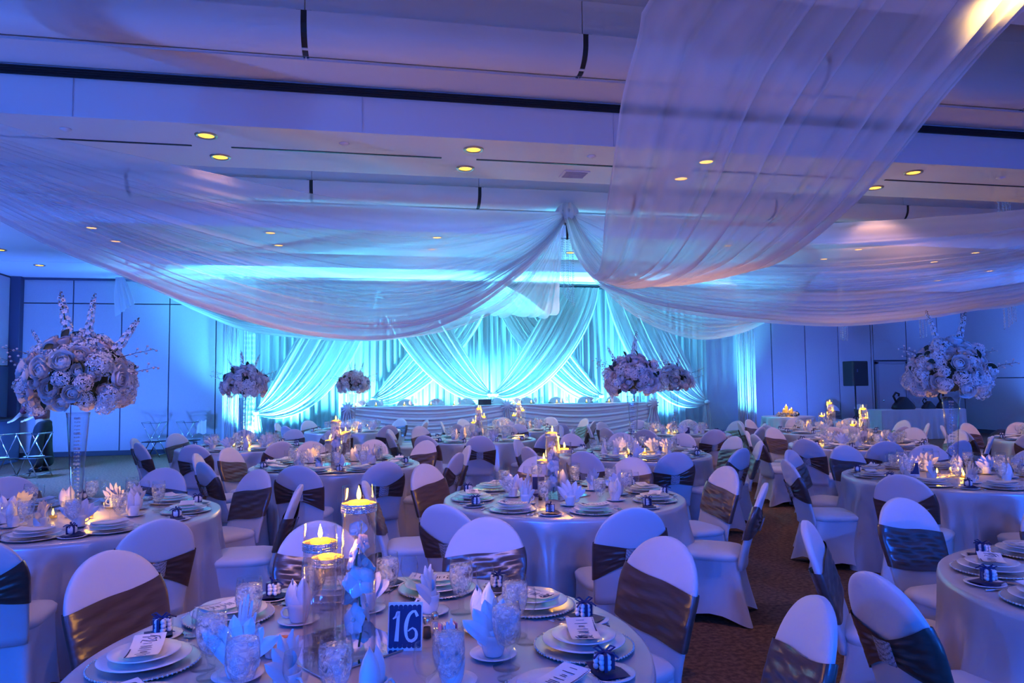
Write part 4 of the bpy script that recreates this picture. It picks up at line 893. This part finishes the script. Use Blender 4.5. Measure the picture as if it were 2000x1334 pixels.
def shaker(x, y, label, cap):
    t = thing('shaker', label, 'shaker', (x, y, TT), group='salt and pepper shakers')
    MB().lathe([(.0001, 0), (.016, 0), (.017, .004), (.013, .052), (.0001, .053)], 16).build('glass_body', M['glass'], t)
    MB().lathe([(.0001, .002), (.014, .003), (.012, .038), (.0001, .038)], 14).build('contents', cap, t)
    MB().lathe([(.0135, .050), (.0145, .056), (.013, .068), (.006, .074), (.0001, .075)], 16, cap0=False).build('cap', M['steel'], t)
pep = mat('ground pepper', (.10, .07, .05), .9)
shaker(.185, 2.50, 'pepper shaker just right of the number 16 card', pep); shaker(.215, 2.545, 'salt shaker behind pepper by the number 16 card', M['china'])
shaker(1.22, 5.20, 'pepper shaker left on centre front candle table', pep); shaker(1.26, 5.17, 'salt shaker left on centre front candle table', M['china'])
cd = thing('sweetener_caddy', 'white caddy of sweetener packets right of number 16 card', 'caddy', (.25, 2.44, TT), .2)
cbx = MB()
for c, d in (((0, 0, .003), (.075, .05, .006)), ((-.036, 0, .022), (.004, .05, .042)), ((.036, 0, .022), (.004, .05, .042)), ((0, -.023, .022), (.075, .004, .042)), ((0, .023, .022), (.075, .004, .042))): cbx.box(c, d)
cbx.build('holder', M['china'], cd, False)
for k in range(7): MB().box((-.027 + .009 * k, 0, .036), (.003, .036, .058), rx=.06 * (k % 3 - 1)).build('packet', M['paper'] if k % 3 else mat('pink packet', (.75, .25, .35), .6), cd, False)
cd2 = thing('packet_glass', 'glass holding sweetener packets between the front goblets', 'glass', (-.36, 2.36, TT))
MB().lathe([(.0001, 0), (.028, 0), (.032, .075), (.0305, .075), (.0265, .006), (.0001, .006)], 20).build('glass', M['glass'], cd2)
for k, (mm, dx) in enumerate(((mat('pink packet b', (.80, .25, .30), .6), -.010), (M['navy'], .012), (M['paper'], 0))): MB().box((dx, .006 * k - .006, .046), (.020, .003, .072), rx=.1 * (k - 1)).build('packet', mm, cd2, False)
for (x, y, rz, d) in ((1.30, 5.60, .2, 'centre front candle table'), (4.72, 5.62, .4, 'right front bouquet table'), (5.05, 11.0, .3, 'back right bouquet table')):
    t = thing('number_card', f'small navy and white number card on {d}', 'sign', (x, y, TT), -rz, 'other table number cards')
    MB().bbox((0, 0, .07), (.105, .002, .14), .0005).xf(tilt).build('card', M['paper'], t, False); MB().bbox((0, -.0016, .07), (.097, .0012, .10), .0003).xf(tilt).build('navy_panel', M['navy'], t, False)

# ---------------------------------------------------------------- stage and head table
SX0, SX1, SYF, SZ = -1.3, 7.5, 16.35, 0.36
struct(tag(MB().bbox(((SX0 + SX1) / 2, (SYF + 18.0) / 2, SZ / 2), (SX1 - SX0, 18.0 - SYF, SZ), .01).build('stage_riser', M['skirt'], None, False), 'low draped riser under the head table', 'stage'))
ht = thing('head_table', 'long head table with swagged lilac skirt on the riser', 'table', (3.08, 16.85, 0))
HZ, HX, HY = 1.135, 3.72, .36
MB().bbox((0, 0, HZ - .012), (2 * HX, 2 * HY, .024), .006).build('tabletop', M['skirt'], ht, False)
for k in range(2):
    x0, x1 = (-HX, 0) if k == 0 else (0, HX)
    def fn(u, v, x0=x0, x1=x1):
        x = x0 + (x1 - x0) * v; s = 4 * v * (1 - v); z = HZ - .01 - .72 * u
        q = u - .42 * s * (.35 + .65 * u); f = math.sin(2 * PI * 8.5 * q) * .6 + .4 * math.sin(2 * PI * 14 * q + 1)
        return (x, -HY - .03 - .02 * u - .022 * f * (0.25 + .75 * s ** .5), z)
    p = MB().grid(fn, 90, 60); p.build('swagged_skirt', M['skirt'], ht)
for s in (-1, 1): MB().grid(lambda u, v, s=s: (s * (HX + .02 + .02 * math.sin(2 * PI * 5 * v)), -HY + 2 * HY * v, HZ - .01 - .72 * u), 4, 40).build('end_skirt', M['skirt'], ht)
for x in (-HX + .12, 0, HX - .12):
    r = MB().grid(lambda u, v: ((.13 + .03 * math.sin(11 * 2 * PI * v)) * math.sin(PI * u) * math.cos(2 * PI * v), -.07 * math.cos(PI * u) * 1.0, (.13 + .03 * math.sin(11 * 2 * PI * v)) * math.sin(PI * u) * math.sin(2 * PI * v)), 8, 66).build('rosette', M['skirt'], ht); r.location = (x, -HY - .08, HZ - .02)
    mb = MB().grid(lambda u, v: ((.06 + .16 * u) * (2 * v - 1), -.03 * math.sin(2 * PI * 4 * v), -.06 - .62 * u), 8, 40).build('rosette_tail', M['skirt'], ht); mb.location = (x, -HY - .10, HZ)
names = ['first', 'second', 'third', 'fourth', 'fifth', 'sixth', 'seventh', 'eighth', 'ninth', 'tenth', 'eleventh', 'twelfth']
for i in range(9):
    P_chair[i % 2].place((.05 + i * .76, 17.42, SZ), PI, f'{names[i]} chair from the left behind the head table', 'chairs behind the head table')
hx = [-.35, .1, .75, 1.35, 1.9, 2.55, 3.3, 3.75, 4.4, 5.1, 5.7, 6.35]
for i, x in enumerate(hx):
    P_votive.place((x, 16.72 + .08 * (i % 3), HZ + .001), 0, f'{names[i]} votive candle from left along the head table', 'head table votives', 1.35)
    if i % 2 == 0: candle_lamp((x, 16.70 + .08 * (i % 3), HZ + .09), 1.2, .02)
    P_goblet_far.place((x + .26, 16.85, HZ + .001), 0, f'{names[i]} goblet from the left along the head table', 'head table goblets')
    P_nap[i % 3].place((x + .14, 16.95, HZ + .001), i, f'{names[i]} folded napkin from left along the head table', 'head table napkins')
b = thing('card_box', 'small dark box standing left of centre on the head table', 'box', (2.62, 16.8, HZ + .001))
MB().bbox((0, 0, .06), (.30, .14, .12), .006).build('body', M['black'], b, False); MB().bbox((0, 0, .125), (.31, .15, .012), .004).build('lid', M['navy'], b, False)

# ---------------------------------------------------------------- candle table, disc jockey table, loudspeaker on the right
def round_cloth(name, c, R, H, label):
    me = cloth_mesh(21, R, H); return tag(link(name, me, None, (c[0], c[1], 0)), label, 'tablecloth', 'satin tablecloths')
SWT = (9.75, 15.6)
round_cloth('tablecloth', SWT, .60, .78, 'white cloth on small round candle table by the string curtain')
P_t2 = Proto('round_table', 'table'); P_t2.part('tabletop', MB().lathe([(.0001, .745), (.58, .745), (.585, .755), (.585, .77), (.0001, .77)], 32).mesh('tabletop', M['blackmetal'])); P_t2.part('pedestal', MB().lathe([(.22, 0), (.05, .03), (.04, .70), (.12, .744)], 16).mesh('pedestal', M['blackmetal']))
P_t2.place((SWT[0], SWT[1], 0), 0, 'small round table under the white cloth by string curtain')
ep = thing('candle_wreath', 'low flower wreath on the small candle table', 'flowers', (SWT[0], SWT[1], .7808))
rg = random.Random(4)
for i in range(16):
    a = 2 * PI * i / 16; o = link('rose', ROSES[(2, 0, 2)[i % 3]], ep); orient(o, (.19 * math.cos(a) * 1.25, .15 * math.sin(a), .03 + .02 * (i % 2)), (math.cos(a), math.sin(a), .9), a, .85)
    l = link('leaf', LEAF, ep); orient(l, (.27 * math.cos(a + .2), .17 * math.sin(a + .2), .015), (math.cos(a), math.sin(a), .25), a, 1.2)
P_pillar = Proto('pillar_candle', 'candle'); P_pillar.part('wax', MB().lathe([(.0001, 0), (.034, 0), (.035, .004), (.035, .20), (.030, .205), (.0001, .198)], 18).mesh('wax', M['wax'])); P_pillar.part('flame', ME['flame'], 0, (0, 0, .202))
for i, (dx, dy, h, w) in enumerate(((-.10, 0, .8, 'left'), (.0, .06, 1.15, 'tallest middle'), (.10, 0, .85, 'right'), (0, -.08, .7, 'short front'))):
    P_pillar.place((SWT[0] + dx, SWT[1] + dy, .7808), 0, f'{w} lit pillar candle amid the flower wreath', 'pillar candles', (1, 1, h)); candle_lamp((SWT[0] + dx, SWT[1] + dy, .81 + .2 * h + .05), 1.4)
dj = thing('equipment_table', 'long white-skirted table below the door at far right', 'table', (14.7, 17.4, 0))
MB().bbox((0, 0, .79), (2.6, .75, .03), .006).build('tabletop', M['cover'], dj, False)
MB().grid(lambda u, v: (-1.31 + 2.62 * v, -.385 - .02 - .03 * math.sin(2 * PI * 13 * v) * u - .03 * u, .80 - .79 * u), 8, 160).build('front_skirt', M['cover'], dj)
for s in (-1, 1): MB().grid(lambda u, v, s=s: (s * (1.31 + .03 * u * math.sin(2 * PI * 4 * v)), -.40 + .78 * v, .80 - .79 * u), 6, 40).build('end_skirt', M['cover'], dj)
def gear(x, label, s):                                  # black padded bag with curled strap
    t = thing('equipment_bag', label, 'bag', (x, 17.35, .806), group='black gear on the equipment table')
    mb = MB(); mb.loft([[(X * s, Y * s, z * s) for X, Y in (sup(2 * PI * j / 24, w, .16 * (1 - z), 3) for j in range(24))] for z, w in ((0, .30), (.03, .34), (.12, .30), (.22, .20), (.30, .12), (.34, .05))], True, True); mb.build('bag', M['black'], t)
    MB().tube([(-.22 * s, 0, .2 * s), (-.30 * s, 0, .36 * s), (-.22 * s, 0, .46 * s), (-.12 * s, 0, .42 * s), (-.14 * s, 0, .36 * s)], .028 * s, 8).build('strap', M['black'], t)
gear(14.35, 'black equipment bag with curled strap on the far right table', 1.0); gear(15.15, 'small low black bag in middle of the far right table', .62); gear(15.75, 'black equipment bag nearest the right bouquet', .95)
for i, x in enumerate((13.0, 13.9)): P_chair[0].place((x, 18.2, 0), PI, ('white chair behind left end of equipment table', 'white chair behind equipment table beside the door')[i], 'chairs behind the equipment table')
sp = thing('loudspeaker', 'black loudspeaker on a pole before the far right wall', 'speaker', (13.07, 17.6, 1.46), math.radians(14))
bodyp = [[(x, y, z) for x, y in ((-.28, -.20), (.28, -.20), (.30, -.16), (.22, .20), (-.22, .20), (-.30, -.16))] for z in (0, .02, .66, .68)]
bodyp[0] = [(x * .97, y * .97, z) for x, y, z in bodyp[0]]; bodyp[3] = [(x * .97, y * .97, z) for x, y, z in bodyp[3]]
MB().loft(bodyp, True, True).build('cabinet', M['black'], sp, False)
MB().bbox((0, -.206, .34), (.52, .012, .62), .004).build('grille', mat('speaker grille', (.02, .02, .028), .7), sp, False)
MB().bbox((-.15, -.215, .42), (.05, .006, .08), .002).build('badge', M['walldark'], sp, False)
ss = thing('speaker_stand', 'black tripod stand under the loudspeaker', 'stand', (13.07, 17.6, 0))
MB().tube([(0, 0, .12), (0, 0, 1.46)], .02, 10).build('pole', M['blackmetal'], ss); MB().lathe([(.035, .62), (.04, .66), (.035, .74)], 12).build('collar', M['blackmetal'], ss)
for k in range(3): MB().tube([(.02, 0, .66), (.45, 0, .02)], .013, 6).build('leg', M['blackmetal'], ss).rotation_euler = (0, 0, 2.1 * k)
gk = thing('gear_pile', 'black padded gear pile on floor by the right wall', 'bag', (14.3, 13.2, 0))
for k in range(4):
    MB().loft([[(X, Y, z) for X, Y in (sup(2 * PI * j / 20, w, .24 * (1.1 - z), 2.6) for j in range(20))] for z, w in ((0, .40), (.1, .44), (.3, .42), (.45, .3), (.52, .12))], True, True).build('bag', M['black'], gk).location = (-.9 + .62 * k, .12 * (k % 2), 0)

# ---------------------------------------------------------------- folding tray stands and server on the left
def tray_stand(x, y, rz, label, tray=True, s=1.0):
    t = thing('tray_stand', label, 'tray stand', (x, y, 0), rz, 'folding tray stands')
    for sx in (-.20, .20):
        MB().tube([(sx, -.22, 0), (sx, .20, .80)], .011, 8).build('leg', M['chrome'], t); MB().tube([(sx * .9, .22, 0), (sx * .9, -.20, .80)], .011, 8).build('leg', M['chrome'], t)
    for y_, z_ in ((.20, .80), (-.20, .80)): MB().tube([(-.2, y_, z_), (-.2, y_ * 1.02, z_ + .015), (.2, y_ * 1.02, z_ + .015), (.2, y_, z_)], .011, 8).build('top_rail', M['chrome'], t)
    for z_, yy in ((.06, -.19), (.06, .19)): MB().tube([(-.2, yy, z_), (.2, yy, z_)], .009, 8).build('foot_rail', M['chrome'], t)
    for sx in (-.12, .12): MB().box((sx, 0, .79), (.04, .40, .004)).build('strap', M['black'], t, False)
    if tray: MB().bbox((0, 0, .36), (.46, .40, .02), .006).build('lower_shelf', M['blackmetal'], t, False)
    return t
tray_stand(-6.62, 14.6, 1.25, 'chrome folding tray stand at far left picture edge'); tray_stand(-6.1, 14.75, 1.35, 'chrome folding tray stand beside the server on left')
tray_stand(-5.02, 18.3, 1.4, 'chrome tray stand against blue wall, left of pair'); tray_stand(-4.28, 18.35, 1.4, 'chrome tray stand against blue wall, right of pair')
P_platter = Proto('oval_platter', 'platter'); P_platter.part('dish', plate_mesh('oval_platter', .17, .02, M['china']))
for x, y, z, l in ((-6.62, 14.6, .3708, 'white platter on the shelf of the leftmost tray stand'), (-6.1, 14.75, .3708, 'white platter on tray stand beside the server'), (-5.02, 18.3, .3708, 'white platter on left tray stand by wall'), (-4.28, 18.35, .3708, 'white platter on right tray stand by wall')):
    P_platter.place((x, y, z), .3, l, 'platters on tray stands')
cl = MB().grid(lambda u, v: (-.11 + .22 * v, .17 - .02 * math.sin(9 * v), .83 - .32 * u + .02 * math.sin(7 * v)), 6, 14).build('cloth', M['napkin']); cl.name = 'draped_cloth'; cl.location = (-4.02, 18.3, 0); tag(cl, 'white cloth hung over the right tray stand by wall', 'cloth')
sh = thing('side_counter', 'dark service counter against the lower left wall', 'counter', (-7.95, 16.9, 0))
MB().bbox((0, 0, .97), (.75, 2.6, .05), .01).build('countertop', M['black'], sh, False); MB().bbox((-.1, 0, .47), (.5, 2.4, .94), .01).build('cabinet', M['walldark'], sh, False)

# server: one skinned body, clothes as shells around it
def skin(name, joints, bones, mtl, parent, sub=2):
    me = bpy.data.meshes.new(name); keys = list(joints); me.from_pydata([joints[k][0] for k in keys], [(keys.index(a), keys.index(b)) for a, b in bones], []); me.materials.append(mtl)
    o = link(name, me, parent); md = o.modifiers.new('skin', 'SKIN'); md.use_smooth_shade = True
    for i, k in enumerate(keys):
        r = joints[k][1]; me.skin_vertices[0].data[i].radius = (r, r) if not isinstance(r, tuple) else r
    me.skin_vertices[0].data[0].use_root = True
    sd = o.modifiers.new('sub', 'SUBSURF'); sd.levels = sub; sd.render_levels = sub; return o
ps = thing('person', 'server in dark maroon top and black trousers by tray stands', 'person', (-6.38, 15.8, 0), math.radians(70))
skinm, hairm, trous, shirt = mat('skin', (.45, .27, .2), .6), mat('dark hair', (.02, .015, .012), .6), mat('black trousers', (.008, .009, .016), .8), mat('maroon top', (.16, .02, .035), .8)
J = dict(pelvis=((0, 0, .93), (.14, .10)), waist=((0, .03, 1.06), (.125, .09)), chest=((0, .12, 1.26), (.15, .10)), neck0=((0, .19, 1.42), .055), neck=((0, .22, 1.47), .048), head0=((0, .25, 1.52), (.07, .08)), head=((0, .27, 1.62), (.078, .095)), crown=((0, .27, 1.70), .06),
         nose=((0, .375, 1.585), .012),
         sl=((.17, .14, 1.37), .055), el=((.23, .30, 1.14), .042), wl=((.17, .52, 1.02), .028), hl=((.16, .58, 1.0), (.034, .018)), sr=((-.17, .14, 1.37), .055), er=((-.23, .30, 1.14), .042), wr=((-.17, .52, 1.02), .028), hr=((-.16, .58, 1.0), (.034, .018)),
         hipl=((.09, 0, .88), .09), knl=((.10, .03, .50), .058), anl=((.10, -.02, .09), .04), tol=((.11, .14, .035), .035), hipr=((-.09, 0, .88), .09), knr=((-.11, .05, .50), .058), anr=((-.12, .0, .09), .04), tor=((-.13, .16, .035), .035))
B = [('pelvis', 'waist'), ('waist', 'chest'), ('chest', 'neck0'), ('neck0', 'neck'), ('neck', 'head0'), ('head0', 'head'), ('head', 'crown'), ('head0', 'nose'), ('chest', 'sl'), ('sl', 'el'), ('el', 'wl'), ('wl', 'hl'), ('chest', 'sr'), ('sr', 'er'), ('er', 'wr'), ('wr', 'hr'), ('pelvis', 'hipl'), ('hipl', 'knl'), ('knl', 'anl'), ('anl', 'tol'), ('pelvis', 'hipr'), ('hipr', 'knr'), ('knr', 'anr'), ('anr', 'tor')]
for s, sg in (('l', 1), ('r', -1)):
    hx_, hy_, hz_ = J['h' + s][0]
    for f in range(4): J[f'f{s}{f}'] = ((hx_ + sg * (-.024 + .016 * f), hy_ + .045, hz_ - .012), .009); J[f'g{s}{f}'] = ((hx_ + sg * (-.024 + .016 * f), hy_ + .075 - .008 * abs(f - 1.5), hz_ - .040), .0075); B += [('h' + s, f'f{s}{f}'), (f'f{s}{f}', f'g{s}{f}')]
    J[f't{s}'] = ((hx_ - sg * .045, hy_ + .018, hz_ - .018), .009); B += [('h' + s, f't{s}')]
skin('body', J, B, skinm, ps)
g = lambda k, e: (J[k][0], tuple(r + e for r in (J[k][1] if isinstance(J[k][1], tuple) else (J[k][1],) * 2)))
skin('trousers', {'pelvis': g('pelvis', .02), 'waist2': ((0, .015, 1.02), (.145, .115)), 'hipl': g('hipl', .02), 'knl': g('knl', .06), 'hml': ((.12, -.01, .06), .13), 'hipr': g('hipr', .02), 'knr': g('knr', .06), 'hmr': ((-.14, .0, .06), .13)},
     [('pelvis', 'waist2'), ('pelvis', 'hipl'), ('hipl', 'knl'), ('knl', 'hml'), ('pelvis', 'hipr'), ('hipr', 'knr'), ('knr', 'hmr')], trous, ps)
skin('top', {'waist': ((0, .02, 1.0), (.155, .125)), 'mid': g('waist', .025), 'chest': g('chest', .022), 'nk': ((0, .17, 1.40), .075), 'sl': g('sl', .02), 'el': g('el', .02), 'sr': g('sr', .02), 'er': g('er', .02)},
     [('waist', 'mid'), ('mid', 'chest'), ('chest', 'nk'), ('chest', 'sl'), ('sl', 'el'), ('chest', 'sr'), ('sr', 'er')], shirt, ps)
hr = MB().ball((0, .245, 1.655), .105, 16, 12, 1.05); hr.ball((0, .13, 1.66), .05, 10, 8); hr.build('hair', hairm, ps)
for s in (-1, 1):
    MB().ball((s * .033, .352, 1.625), .011, 8, 6).build('eye', M['china'], ps)
    MB().ball((s * .088, .262, 1.60), .022, 8, 6, 1.5).build('ear', skinm, ps)
MB().ball((0, .352, 1.545), .02, 10, 6, .3).build('mouth', mat('lips', (.35, .12, .11), .5), ps)
for s in (-1, 1): MB().loft([[(X + s * .115, Y + .06, z) for X, Y in (sup(2 * PI * j / 16, .05, .13, 2.4) for j in range(16))] for z in (0.0, .03, .06)], True, True).build('shoe', M['black'], ps)
